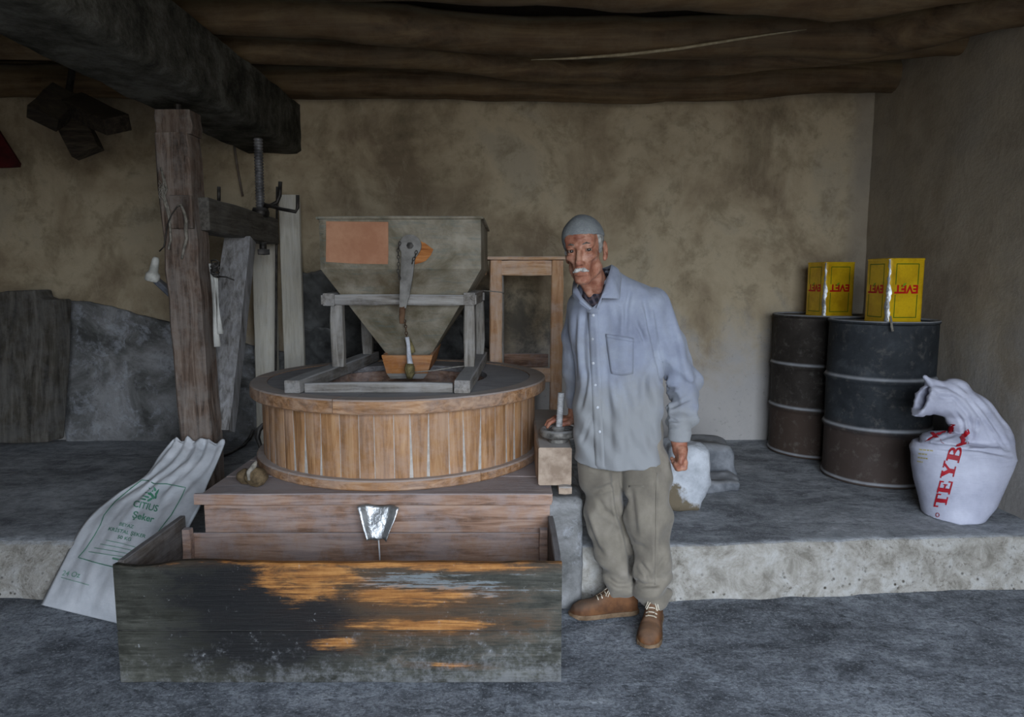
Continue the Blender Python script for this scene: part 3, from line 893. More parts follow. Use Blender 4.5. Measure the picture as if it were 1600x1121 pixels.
def chain_part(name, pts, r, parent, mat):
    bb = B(); pts = [Vector(p) for p in pts]
    # resample
    L = 0; seg = []
    for p, q in zip(pts, pts[1:]): seg.append((p, q, (q - p).length)); L += seg[-1][2]
    n = max(2, int(L / (r * 3.6))); k = 0
    for i in range(n):
        s = (i + .5) / n * L
        for (p, q, l) in seg:
            if s <= l: break
            s -= l
        d = (q - p).normalized(); c = p + d * s
        u = d.cross(Vector((0, 1, 0))).normalized()
        if i % 2: u = d.cross(u).normalized()
        ring = [c + d * (r * 2.4 * math.cos(a)) + u * (r * 1.4 * math.sin(a)) for a in [j / 8 * 2 * math.pi for j in range(8)]]
        bb.tube(ring, r * .45, 5, closed=True)
    o = bb.out(name, mat, parent, True); o['kind'] = 'stuff'; return o
chain_part('chain', [at(625, 378, yl - .012), at(622, 392, yl - .012), at(623, 408, yl - .012), at(622, 425, yl - .012), at(625, 437, yl - .012)], .0042, t, IRON)
chain_part('chain', [at(651, 392, yl - .012), at(649, 400, yl - .012), at(645, 408, yl - .012), at(644, 412, yl - .012)], .0042, t, IRON)
chain_part('chain', [at(632, 500, 3.42), at(634, 512, 3.45), at(636, 534, 3.46)], .0045, t, RUST)

# shaking stick wrapped in rag under the hopper
t = thing('rag_wrapped_stick', at(638, 592, 3.44), 'pale rag-wrapped shaking stick hanging on a chain below the hopper', 'stick')
B().tube([at(636, 527, 3.46), at(638, 540, 3.455), at(639, 555, 3.45), at(641, 570, 3.45), at(641, 575, 3.45)], [.012, .010, .012, .016, .012], 9).out('wrapped_rag', plain('rag', '#aeb0b8', '#d0d2d8', 30, bump=.5), t, True)
SISAL = plain('sisal', '#5d5337', '#8c8058', 50, rough=.95, bump=.8)
B().tube([at(636, 529, 3.475), at(642, 545, 3.475), at(646, 552, 3.475)], [.016, .02, .012], 9).out('sisal_binding', SISAL, t, True)
B().tube([at(640, 569, 3.445), at(640, 576, 3.44), at(641, 584, 3.44), at(640, 592, 3.44)], [.02, .026, .024, .013], 10).out('straw_knot', SISAL, t, True)
tag(B().tube([at(648, 582, 3.43), at(680, 579, 3.42), at(710, 574, 3.41), at(738, 571, 3.40)], .0032, 6).out('string', CORD, None, True), 'thin string tied from the shaking stick to the right stand post', 'string')

# feed shoe
t = thing('feed_shoe', (-.53, 3.6, .95), 'small orange wooden feed tray under the hopper mouth', 'tray')
W_SHOE = wood('shoe_wood', '#8c5426', '#b8793f', '#cf955c', 'X', dust=.3, stain=.2, film=.2, flour='#b7aaa0')
fy, by = 3.50, 3.92
A = [at(596, 556, fy), at(676, 556, fy), at(668, 584, fy + .02), at(604, 584, fy + .02)]
Bk = [p + Vector((.0, by - fy, .02)) for p in A]
def pan(q, th, nm):
    n = (q[1] - q[0]).cross(q[2] - q[1]).normalized() * th
    B().prism(q, n).out(nm, W_SHOE, t)
pan(A, .014, 'front_board'); pan([A[1], Bk[1], Bk[2], A[2]], .014, 'side_board'); pan([Bk[0], A[0], A[3], Bk[3]], .014, 'side_board')
lip = [at(604, 584, fy + .02), at(668, 584, fy + .02), at(662, 592, fy + .03), at(610, 592, fy + .03)]
B().prism(lip, (0, .30, .02)).out('bottom_board', W_GREY_X, t)
# ------------------------------------------------------------------ wooden sieve frame behind the casing
FY = 4.28
t = thing('sieve_frame', at(820, 745, FY), 'upright orange pine cabinet frame with an open middle beside the old man', 'frame')
def fx(px, py): return at(px, py, FY)
DP = .20
zt, zbm = at(820, 407, FY).z, at(820, 597, FY).z
xl, xli, xri, xr = at(765, 500, FY).x, at(784, 500, FY).x, at(861, 500, FY).x, at(880, 500, FY).x
B().timber(((xl + xli) / 2 - .002, FY, STEP_Z + .004), ((xl + xli) / 2 + .004, FY, zt), xli - xl, .04, up=(0, 1, 0), seg=8, jit=.0012).out('stile', W_PALE, t)
B().timber(((xri + xr) / 2 - .01, FY, STEP_Z + .004), ((xri + xr) / 2, FY, zt), xr - xri, .04, up=(0, 1, 0), seg=8, jit=.0012).out('stile', W_PALE, t)
B().timber((xli, FY, at(820, 419, FY).z), (xri, FY, at(820, 419, FY).z), .038, at(820, 407, FY).z - at(820, 431, FY).z, seg=5, jit=.001).out('top_rail', W_PALE_X, t)
B().timber((xli, FY, at(820, 586, FY).z), (xri, FY, at(820, 586, FY).z), .038, at(820, 574, FY).z - at(820, 597, FY).z, seg=5, jit=.001).out('bottom_rail', W_PALE_X, t)
B().timber((xl - .035, FY + .08, zt + .012), (xr + .008, FY + .08, zt + .012), .26, .022, seg=6, jit=.0015).out('top_board', W_PALE_X, t)
for xx in (xl + .012, xr - .012):
    B().timber((xx, FY + DP, STEP_Z + .004), (xx, FY + DP, zt), .04, .04, up=(0, 1, 0), seg=5, jit=.001).out('rear_stile', W_PALE, t)
B().timber((xli + .004, FY + .11, zbm), (xli + .004, FY + .11, zt), .016, .16, up=(0, 1, 0), seg=4, jit=.001).out('side_panel', W_GREY, t)
B().timber((xr - .02, FY + .11, zbm), (xr - .02, FY + .11, zt), .016, .16, up=(0, 1, 0), seg=4, jit=.001).out('side_panel', W_PALE, t)
B().timber((xli + .012, FY + DP, at(820, 563, FY + DP).z), (xri - .006, FY + DP, at(820, 563, FY + DP).z), .02, at(820, 552, FY).z - at(820, 574, FY).z, seg=4, jit=.001).out('rear_rail', W_BROWN, t)
B().timber((xl - .03, FY - .02, zt + .02), (xl - .03, FY - .02, zt - .09), .03, .028, up=(0, 1, 0), seg=3, jit=.001).out('side_cleat', W_PALE, t)
tag(B().tube([at(728, 452, 3.72), at(740, 454, 3.85), at(765, 455, FY - .024), at(784, 457, FY - .024), at(787, 459, FY + .02)], .0035, 6).out('rope', CORD, None, True), 'pale cord tied from the hopper to the left side of the pine frame', 'cord')

# ------------------------------------------------------------------ adjusting screw and its beam
by_ = 2.86
bl = at(840, 695, by_); brr = at(895, 757, by_)
bw = brr.x - bl.x
bzb, bzt = BEDZ + .003, at(868, 698, by_).z
tag(B().timber((bl.x + bw / 2, by_, (bzb + bzt) / 2), (bl.x + bw / 2 - .0, by_ + .85, (bzb + bzt) / 2), bw, bzt - bzb, seg=6, jit=.002, bev=.01).out('lifting_beam', W_END, None), 'squared timber beam end with cracked end grain under the hand wheel', 'beam')
tag(B().timber(at(872, 762, by_ + .01), at(892, 762, by_ + .01), .10, .036, seg=2, jit=.001).out('wedge', W_END, None), 'small wooden wedge below the beam end by the hand wheel', 'wedge')
wc = at(872, 682, 2.955); wc.z = bzt + .045
t = thing('hand_wheel_screw', (wc.x, wc.y, bzt), 'upright threaded screw with a round grey hand wheel under the man\'s hand', 'screw')
def thread(bb, p0, p1, r, pitch, n=12):
    p0, p1 = Vector(p0), Vector(p1); L = (p1 - p0).length; k = int(L / pitch)
    d = (p1 - p0).normalized(); pts, rs = [], []
    for i in range(k):
        for q, rr in ((.0, .78), (.3, 1.0), (.62, 1.0), (.9, .78)):
            pts.append(p0 + d * ((i + q) * pitch)); rs.append(r * rr)
    bb.tube(pts, rs, n); return bb
thread(B(), (wc.x, wc.y, bzt - .005), at(877, 612, 2.955), .0155, .0072).out('threaded_rod', plain('floury_thread', '#8c8c8d', '#b4b4b5', 30, dust=.6, rough=.6), t, True)
WHEEL = plain('wheel_iron', '#4d4a46', '#83807a', 22, dust=.6, rough=.6, metal=.3, bump=.6)
ringp = [(.055, -.018), (.074, -.022), (.084, -.012), (.084, .006), (.074, .015), (.06, .008)]
B().lathe(wc, ringp, 40, closed_prof=True).out('wheel_rim', WHEEL, t, True)
B().lathe(wc, [(0, -.03), (.03, -.03), (.03, .018), (.017, .022), (.0, .022)], 20).out('hub', WHEEL, t, True)
for k in range(4):
    a = math.radians(35 + 90 * k)
    B().timber(wc + Vector((.02 * math.cos(a), .02 * math.sin(a), 0)), wc + Vector((.062 * math.cos(a), .062 * math.sin(a), -.003)), .022, .014, seg=2, jit=.001).out('spoke', WHEEL, t)
B().lathe((wc.x, wc.y, 0), [(0, bzt), (.045, bzt), (.045, bzt + .018), (0, bzt + .018)], 16).out('washer', WHEEL, t)

# ------------------------------------------------------------------ stone crane: post, jib, brace, lifting screw
PX, PYc = -1.70, 3.61
t = thing('stone_crane', (PX, PYc, STEP_Z), 'old brown timber post crane with jib standing left of the mill', 'crane')
B().timber((-1.665, PYc, STEP_Z - .003), (-1.715, PYc, 2.17), .165, .15, up=(0, 1, 0), seg=14, jit=.004, bev=.012, w1=.175, h1=.16).out('post', W_POST, t)
B().timber((-1.705, PYc, 2.165), (-1.705, PYc, 2.283), .185, .14, up=(0, 1, 0), seg=3, jit=.003, bev=.01).out('tenon', W_POST, t)
B().tube([(-1.705, PYc, 2.27), (-1.705, PYc, 2.322)], .018, 10).out('pivot_pin', IRON, t)
JX = -1.605
j0, j1 = 3.70, 4.66
zj = (at(340, 338, 3.7).z + at(445, 362, 4.66).z) / 2
B().timber((JX - .02, j0 - .1, at(340, 338, 3.7).z), (JX - .03, j1, at(445, 362, 4.66).z), .13, .175, seg=6, jit=.003, bev=.008).out('jib', W_JIB, t)
B().timber((-1.630, 3.71, .60), (-1.618, 4.12, zj - .09), .160, .10, up=(0, -1, 0.3), seg=8, jit=.002).out('brace', wood('brace_wood', '#55514d', '#85827f', '#a3a2a3', 'Z', dust=.5, stain=.3, film=.35, flour='#a8a9ae'), t)
B().timber(at(268, 332, PYc - .082), at(302, 332, PYc - .082), .03, .17, seg=2, jit=.003).out('block', W_POST, t)
SY = 4.42
scp0, scp1 = at(407, 330, SY), at(410, 214, SY)
thread(B(), (scp0.x, SY, scp0.z - .03), (scp0.x + .004, SY, scp1.z), .0285, .0185, 14).out('lifting_screw', STEEL, t, True)
B().lathe((scp0.x, SY, 0), [(0, scp0.z - .04), (.05, scp0.z - .04), (.055, scp0.z - .01), (.045, scp0.z + .02), (.0, scp0.z + .022)], 16).out('nut', IRON, t, True)
B().tube([at(412, 324, SY), at(424, 321, SY), at(433, 316, SY), at(437, 306, SY), at(438, 284, SY)], .013, 8).out('nut_handle', IRON, t, True)
B().tube([at(414, 320, SY - .06), at(440, 327, SY - .1), at(462, 331, SY - .1), at(465, 325, SY - .1), at(465, 305, SY - .1)], .011, 8).out('nut_handle', IRON, t, True)
B().tube([at(342, 314, 3.8), at(342, 292, 3.8)], .010, 8).out('hook_pin', IRON, t, True)
B().tube([at(411, 378, SY), at(411, 396, SY)], [.022, .022], 10).out('screw_end', IRON, t, True)
B().timber(at(403, 394, SY - .05), at(421, 394, SY - .02), .04, .04, seg=2, jit=.001).out('bolt_plate', IRON, t)
# crank on the far side of the post
cr = B().timber(at(242, 436, 3.68), at(292, 480, 3.68), .03, .062, up=(0, -1, 0), seg=4, jit=.001).out('crank_arm', plain('blue_grey_iron', '#45474e', '#6a6d75', 10, dust=.4, rough=.5), t)
hp0, hp1 = at(237, 440, 3.66), at(244, 402, 3.66)
W_WHITE = plain('white_grip', '#a5a49c', '#c9c8c0', 20, rough=.6, dust=.1)
d = (hp1 - hp0)
B().tube([hp0 + d * q for q in (0, .04, .3, .36, .42, .9, 1.0)], [.030, .037, .036, .027, .023, .018, .012], 14).out('crank_handle', W_WHITE, cr, True)
# paper sheets pinned to the post's right side
PAPER = plain('paper', '#b5b4ae', '#cfcec8', 10, rough=.9, bump=.1)
t = thing('paper_sheets', at(340, 545, 3.53), 'long narrow white paper strips hanging on the right edge of the post', 'paper')
def strip(px0, py0, px1, py1, w, Y):
    def f(u, v):
        p = at(px0 + (px1 - px0) * v + (u - .5) * w, py0 + (py1 - py0) * v, Y)
        return p + Vector((0, .012 * math.sin(v * 5 + u * 2), 0))
    o = grid_mesh('sheet', 3, 14, f, PAPER, t)
    md = o.modifiers.new('thickness', 'SOLIDIFY'); md.thickness = .0015
strip(330, 412, 340, 542, 8, 3.525); strip(336, 430, 345, 522, 6, 3.515)
t = thing('tangled_wire', at(336, 440, 3.50), 'dark tangle of wire and cloth tied to the post above the papers', 'wire')
for k in range(5):
    pts = [at(336 + 7 * math.sin(k * 2.1 + q * 1.3), 412 + k * 4 + 6 * math.sin(q + k), 3.49 + .01 * math.cos(q * 2)) for q in range(9)]
    B().tube(pts, .004, 5).out('wire', IRON, t, True)
B().tube([at(340, 432, 3.49), at(354, 433, 3.47), at(366, 438, 3.47)], .004, 5).out('wire', IRON, t, True)
# cords at the post's left
RAG = plain('frayed_cord', '#6c675e', '#989287', 40, rough=.95, bump=.6)
t = thing('cord_bundle', at(262, 300, PYc), 'frayed pale cords looped over a nail on the post\'s left edge', 'cord')
for pts, r in (([(258, 268), (261, 285), (259, 300), (264, 320), (270, 345), (272, 375), (268, 390)], .006),
               ([(256, 262), (262, 280), (257, 296), (262, 316), (266, 330)], .005), ([(262, 280), (266, 296), (262, 306), (268, 326), (274, 350)], .005)):
    B().tube([at(px - 5, py, PYc - .09) for px, py in pts], r, 6).out('strand', RAG, t, True)
for k in range(9):
    B().tube([at(253 + 5 * math.sin(k * 1.7 + q), 282 + q * 5 + (k % 3) * 3, PYc - .09 + .01 * math.cos(q + k)) for q in range(6)], .0022, 4).out('strand', RAG, t, True)
B().tube([at(px, py, PYc - .105) for px, py in ((277, 322), (283, 320), (288, 332), (291, 345), (290, 360), (292, 372), (288, 386), (284, 405))], [.004, .006, .007, .008, .009, .008, .008, .005], 7).out('rag_strip', RAG, t, True)
tag(B().tube([at(px, py, PYc - .1) for px, py in ((283, 321), (276, 324), (268, 336), (262, 350), (259, 370), (256, 386), (249, 393))], .0035, 6).out('wire_loop', IRON, None, True), 'thin dark wire bent out to the left of the post', 'wire')

# ------------------------------------------------------------------ planks against the back wall
def plank(name, px0, px1, pyt, Yt, Yb, w, lab, mat, base_dx=0.0, slant=0.0):
    a, b = at(px0, pyt, Yt), at(px1, pyt, Yt)
    top = (a + b) / 2
    o = B().timber((top.x + base_dx, Yb, STEP_Z + .008), (top.x, Yt, top.z), b.x - a.x, w, up=(0, 1, 0), seg=14, jit=.0015, bev=.006).out(name, mat, None)
    return tag(o, lab, 'plank', 'limed planks behind the crane')
plank('plank', 395, 430, 360, 4.88, 4.80, .05, 'pale limed plank standing behind the crane, left of its pair', W_LIMED, .0)
plank('plank', 436, 468, 305, 4.86, 4.84, .045, 'taller pale limed plank standing behind the crane, right of its pair', W_LIMED, .0)
tag(B().tube([at(433, 292, 4.69), at(432, 400, 4.70), at(431, 560, 4.71), at(430, 690, 4.72)], .008, 8).out('iron_rod', IRON, None, True), 'thin dark iron rod upright between the two limed planks', 'rod')
# thick board at the left edge
poly2 = [(-70, 690), (-64, 470), (8, 455), (54, 453), (57, 464), (68, 468), (86, 468), (84, 560), (74, 692), (20, 694)]
pp = [at(px, py, 4.62 + .12 * max(0, (692 - py) / 240)) for px, py in poly2]
for p in pp:
    if p.z < .3: p.z = STEP_Z + .006
o = B().prism(pp, (.035, .13, 0)).out('thick_board', W_SLAB, None)
md = o.modifiers.new('bevel', 'BEVEL'); md.width = .012; md.segments = 2
tag(o, 'thick weathered notched board leaning on the wall at far left', 'board')
# thin stick on the wall
tag(B().tube([at(366, 228, 4.93), at(371, 262, 4.95), at(379, 306, 4.95)], .008, 6).out('stick', W_POST, None, True), 'thin crooked stick hanging on the wall behind the lifting screw', 'stick')

# hanging dark wooden blades under the ceiling
hc = at(104, 158, 4.3)
t = thing('wooden_blades', hc, 'dark wooden blades joined at a hub hanging below the ceiling logs', 'blades')
B().timber(at(103, 150, 4.3), at(66, 186, 4.1), .17, .10, up=(.6, -.5, .8), seg=3, jit=.004).out('blade', W_DARK, t)
B().timber(at(112, 160, 4.3), at(184, 196, 4.1), .16, .10, up=(.3, -.6, .8), seg=3, jit=.004).out('blade', W_DARK, t)
B().timber(at(108, 178, 4.32), at(138, 240, 4.3), .17, .09, up=(.1, -1, .2), seg=3, jit=.004).out('blade', W_DARK, t)
B().tube([at(104, 168, 4.3), (hc.x, 4.44, 2.90)], .02, 8).out('hanger', IRON, t)
B().tube([at(98, 158, 4.24), at(114, 166, 4.36)], .05, 10).out('hub', W_DARK, t)
RED = plain('dark_red_cloth', '#33080a', '#4c0d10', 9, rough=.8)
B_ = B().prism([at(-60, 150, 4.6), at(-5, 200, 4.6), at(30, 255, 4.6), at(29, 261, 4.6), at(10, 262, 4.6), at(-70, 264, 4.6)], (0, .02, 0))
tag(B_.out('red_pennant', RED, None), 'dark red triangular panel hanging at the upper left edge', 'panel')

# ------------------------------------------------------------------ bundle on the bed, cable on the floor
t = thing('gourd_bundle', atz(400, 761, BEDZ), 'small brown knotted bundle lying on the mill bed left of the casing', 'bundle')
c = at(401, 746, 2.86); c.z = BEDZ + .045
def gf(p): return smin(ellip(p, c, (.048, .04, .042)), ellip(p, c + Vector((-.06, .03, -.008)), (.04, .03, .034)), .02) + .003 * np.sin(p[..., 0] * 150) * np.sin(p[..., 2] * 130)
V, F = nets(gf, c - Vector((.13, .09, .055)), c + Vector((.09, .1, .07)), .006)
np_mesh('bundle_body', V, F, plain('ochre_cloth', '#463a29', '#75634a', 18, rough=.9, bump=.6), t)
B().tube([c + Vector((-.02, -.035, -.005)), c + Vector((-.022, -.03, .03)), c + Vector((-.005, -.01, .052)), c + Vector((.002, .0, .068))], [.006, .01, .012, .006], 8).out('knot', RAG, t, True)
tag(B().tube([atz(340, 716, STEP_Z + .012), atz(360, 708, STEP_Z + .012), atz(380, 697, STEP_Z + .012), at(390, 685, 4.75), at(396, 672, 4.77)], .012, 7).out('hose', IRON, None, True), 'dark hose on the raised floor behind the crane post', 'hose')

# ------------------------------------------------------------------ stones right of the man
def stone(name, c, h, r, mat, label, seed, res=.014, R=None):
    c = Vector(c)
    def f(p):
        d_ = rbox(p, c, h, r, R)
        return d_ + .012 * np.sin(p[..., 0] * 19 + seed) * np.sin(p[..., 2] * 23 + seed * 2) + .006 * np.sin(p[..., 0] * 53) * np.sin(p[..., 1] * 47 + seed) * np.sin(p[..., 2] * 61) + .008 * np.sin(p[..., 1] * 26 + p[..., 0] * 14 + seed)
    m_ = Vector(h) * 1.35 + Vector((.05, .05, .05))
    V, F = nets(f, c - m_, c + m_, res)
    V[:, 2] = np.maximum(V[:, 2], STEP_Z + .004)
    return tag(np_mesh(name, V, F, mat), label, 'stone')
def mat_white_stone():
    m = M('whitewashed_stone'); v = m.coords('World'); x, y, z = m.xyz(v); n = m.noise(v, 9, 7, .7)
    col = m.ramp(n, (.35, '#a6aab0'), (.6, '#c8ccd2'))
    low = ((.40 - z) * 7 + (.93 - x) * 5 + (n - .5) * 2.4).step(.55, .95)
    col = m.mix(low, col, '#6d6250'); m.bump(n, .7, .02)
    return m.done(col, .9)
RM = Matrix.Rotation(math.radians(8), 3, 'Y')
stone('whitewashed_stone', (.895, 3.50, .415), (.115, .11, .175), .045, mat_white_stone(), 'whitewashed rough stone block on the step by the man\'s hand', 1, R=RM)
GST = plain('ledge_stone', '#62656a', '#8b8e93', 7, dust=.3, rough=.9, bump=.8)
stone('ledge_stone', (1.18, 4.10, .345), (.155, .16, .11), .05, GST, 'rough grey stone lying behind the whitewashed block', 4)
stone('ledge_stone', (1.17, 3.82, .265), (.13, .10, .045), .03, GST, 'low flat grey stone at the foot of the bigger grey stone', 6)

# ------------------------------------------------------------------ barrels
def mat_barrel(name, a, b, c_):
    m = M(name); v = m.coords('Object'); x, y, z = m.xyz(m.coords('Object', rand=False)); n = m.noise(v, 4, 8, .7, .3); n2 = m.noise(v, 18, 6, .7)
    col = m.ramp(n, (.32, a), (.55, b), (.72, c_))
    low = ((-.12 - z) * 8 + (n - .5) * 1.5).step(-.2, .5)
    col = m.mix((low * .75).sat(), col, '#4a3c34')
    col = m.mix((n2.step(.52, .72) * .35).sat(), col, '#77736d')
    col = m.dust(col, .95, '#a2a5a9', v, .05, .6)
    m.bump(n2, .25, .006); return m.done(col, .8, 0, .2)
def barrel(cx, cy, R0, H, mat, lab):
    t = thing('oil_drum', (cx, cy, STEP_Z), lab, 'drum', 'oil drums in the right corner')
    z0 = STEP_Z + .004
    pr = [(R0 - .02, z0 + .012), (R0 - .004, z0), (R0 + .004, z0 + .004), (R0 + .004, z0 + .016), (R0 - .003, z0 + .022), (R0 - .003, z0 + .034)]
    for fz in (.335, .64):
        zc = z0 + H * fz
        pr += [(R0 - .003, zc - .032), (R0 - .003, zc - .022), (R0 + .002, zc - .014), (R0 + .012, zc), (R0 + .002, zc + .014), (R0 - .003, zc + .022), (R0 - .003, zc + .032)]
    pr += [(R0 - .003, z0 + H - .034), (R0 - .003, z0 + H - .022)]
    b_ = B().lathe((cx, cy, 0), pr, 64)
    for i, v in enumerate(b_.v):
        ang = math.atan2(v.y - cy, v.x - cx)
        k = .006 * fbm(math.cos(ang) * 1.5 + cx, math.sin(ang) * 1.5, v.z * 2.2, 3)
        b_.v[i] = Vector((v.x + math.cos(ang) * k, v.y + math.sin(ang) * k, v.z))
    b_.out('shell', mat, t, True)
    B().lathe((cx, cy, 0), [(R0 - .006, z0 + H - .024), (R0 + .006, z0 + H - .014), (R0 + .006, z0 + H - .003), (R0, z0 + H), (R0 - .008, z0 + H - .004), (R0 - .01, z0 + H - .018)], 64, closed_prof=True).out('top_rim', mat, t, True)
    B().lathe((cx, cy, 0), [(0, z0 + H - .016), (R0 - .009, z0 + H - .018)], 48).out('lid', mat, t, True)
    return z0 + H - .016
BR1 = mat_barrel('blue_grey_drum', '#232629', '#35393d', '#4c5054'); BR2 = mat_barrel('brown_drum', '#292521', '#3b3632', '#4c4640')
B1, B2, BRR = (2.205, 4.06), (2.10, 4.675), .292
zt1 = barrel(*B1, BRR, .955, BR1, 'blue-grey dented oil drum in front with floury ribs under a yellow tin')
zt2 = barrel(*B2, BRR, .955, BR2, 'brown-grey oil drum behind, against the back wall, half hidden')

# ------------------------------------------------------------------ yellow tins, upside down
def mat_yellow():
    m = M('yellow_tin'); v = m.coords('Object'); n = m.noise(v, 7, 6, .6); n2 = m.noise(v, 90, 3, .5)
    col = m.ramp(n, (.35, '#b88f0a'), (.6, '#dcb414')); col = m.mix((n2.step(.5, .7) * .25).sat(), col, '#b08a10')
    m.bump(n, .15, .01); return m.done(col, .32, .1, .5)
YEL = mat_yellow(); GREEN = plain('green_print', '#2f5f14', '#356a18', 5, bump=0, rough=.4); REDP = plain('red_print', '#b01212', '#c21a16', 5, bump=0, rough=.4)
LEAF = plain('leaf_print', '#5c8a1c', '#77a326', 5, bump=0, rough=.4)
EV, EF = text_mesh('EVET', 1.0, .04)
def tin(c, yaw, s, h, z0, lab):
    t = thing('oil_tin', (c[0], c[1], z0), lab, 'tin', 'yellow tins on the drums')
    R = Matrix.Rotation(yaw, 3, 'Z'); base = Vector((c[0], c[1], z0))
    def W(x, y, z): return base + R @ Vector((x, y, z))
    r = .022; ring = []
    for (sx, sy, a0) in ((1, -1, -90), (1, 1, 0), (-1, 1, 90), (-1, -1, 180)):
        for k in range(5):
            a = math.radians(a0 + 90 * k / 4); ring.append((sx * (s / 2 - r) + r * math.cos(a), sy * (s / 2 - r) + r * math.sin(a)))
    n = len(ring); lev = [(0, .985), (.004, 1.0), (.008, 1.0), (.012, .985), (h * .5, .985), (h - .012, .985), (h - .008, 1.0), (h - .003, 1.0), (h, .985), (h - .008, .96)]
    vs, fs = [], []
    for (z, k) in lev:
        for (x, y) in ring: vs.append(W(x * k, y * k, z))
    for i in range(len(lev) - 1):
        for k in range(n): fs.append((i * n + k, i * n + (k + 1) % n, (i + 1) * n + (k + 1) % n, (i + 1) * n + k))
    fs.append(tuple(range(n - 1, -1, -1))); fs.append(tuple((len(lev) - 1) * n + k for k in range(n)))
    body = recalc(mesh('tin_body', vs, fs, YEL, t))
    f0 = s / 2 * .985 + .0012
    for face in (0, 1):                       # front and left faces carry the print
        def Q(u, z, d=0.0):
            return W(u, -f0 - d, z) if face == 0 else W(-f0 - d, -u, z)
        bb = B(); wdt = .0045; a0, a1, q0, q1 = -.068, .068, .03, h - .03
        def rect(u0, u1, z_0, z_1): bb.add([Q(u0, z_0), Q(u1, z_0), Q(u1, z_1), Q(u0, z_1)], [(0, 1, 2, 3)])
        rect(a0, a1, q0, q0 + wdt); rect(a0, a1, q1 - wdt, q1)
        zc = h * .50
        for uu in (a0, a1 - wdt): rect(uu, uu + wdt, q0, zc - .022); rect(uu, uu + wdt, zc + .034, q1)
        bb.out('printed_frame', GREEN, body, fix=False)['kind'] = 'stuff'
        ltr = [Q(-v.x * .064, zc - (v.y - .38) * .064 + .006, .0003) for v in EV]
        o = mesh('printed_word', ltr, EF, REDP, body)
        mesh('printed_leaf', [Q(-.030, zc + .02, .0006), Q(-.012, zc + .028, .0006), Q(.0, zc + .046, .0006), Q(-.018, zc + .04, .0006)], [(0, 1, 2, 3)], LEAF, body)
    # bare silver strip down the front corner: its specular streak built as geometry
    vs, fs = [], []; m_ = 26
    ccx, ccy = -(s / 2 - r), -(s / 2 - r)
    for i in range(m_ + 1):
        z = .006 + (h - .012) * i / m_
        wd = math.radians(10 + 22 * abs(fbm(z * 26, c[0] * 5, 2, 3)) + (16 if z < h * .55 else 0)); mid = math.radians(226 + 20 * fbm(z * 14, 7, c[0], 3))
        for a in (mid - wd, mid, mid + wd): vs.append(W(ccx + (r + .0012) * math.cos(a) , ccy + (r + .0012 + .001 * fbm(z * 60, a * 5, 0, 2)) * math.sin(a), z))
    for i in range(m_):
        for k in range(2): fs.append((i * 3 + k, i * 3 + k + 1, i * 3 + k + 4, i * 3 + k + 3))
    mesh('corner_glint', vs, fs, TIN_METAL, body, True)
tin((at(1397, 450, 3.98).x, 3.98), math.radians(5), .222, .365, zt1 + .003, 'yellow oil tin upside down on the front drum, corner glint strip toward us')
tin((at(1297, 445, 4.66).x, 4.66), math.radians(8), .222, .36, zt2 + .003, 'yellow oil tin upside down on the rear drum, in the wall corner')
tag(B().timber(at(1391, 494, 3.755), at(1395, 518, 3.752), .012, .004, up=(0, 1, 0), seg=3, jit=.001).out('tag_strip', RAG, None), 'short pale strip hanging over the front drum\'s rim below its tin', 'strip')

# ------------------------------------------------------------------ woven sacks
def mat_sack(name, a, b):
    m = M(name); v = m.coords('Object'); n = m.noise(v, 6, 6, .65); wv = m.noise(m.coords('Object', scale=(1, 1, 9)), 22, 4, .6)
    fibre = m.noise(m.coords('Object', scale=(1, 1, 1)), 130, 2, .5)
    col = m.ramp(n, (.3, a), (.65, b)); m.bump(wv * .8 + fibre * .3, .35, .006)
    return m.done(col, .5, 0, .4)
SACK = mat_sack('woven_plastic', '#a3a5b6', '#c0c2d1'); SACK2 = mat_sack('woven_plastic_dusty', '#bbbfc4', '#dcdee2')
SY_ = 3.40
rows = [  # height in the photo, left, right, half depth, middle depth: the foot is a seam running away from us
    (822, 1474, 1486, .115, 3.33), (817, 1464, 1506, .13, 3.345), (806, 1450, 1534, .15, 3.36), (785, 1446, 1552, .165, 3.38), (755, 1438, 1566, .18, 3.395), (730, 1434, 1578, .185, SY_), (714, 1433, 1585, .18, SY_), (702, 1429, 1581, .165, SY_), (692, 1433, 1574, .14, SY_)]
rz_, rcx, rhx, rdy, rcy = [], [], [], [], []
for (py, x0, x1, dy, cy_) in rows:
    a, b = at(x0, py, cy_ - dy * .12), at(x1, py, cy_ - dy * .12)
    rz_.append(a.z); rcx.append((a.x + b.x) / 2); rhx.append((b.x - a.x) / 2); rdy.append(dy); rcy.append(cy_)
rz_[0] = STEP_Z + .004
o_ = np.argsort(rz_); rz_ = np.array(rz_)[o_]; rcx = np.array(rcx)[o_]; rhx = np.array(rhx)[o_]; rdy = np.array(rdy)[o_]; rcy = np.array(rcy)[o_]
def A3(px, py, Y): return tuple(at(px, py, Y))
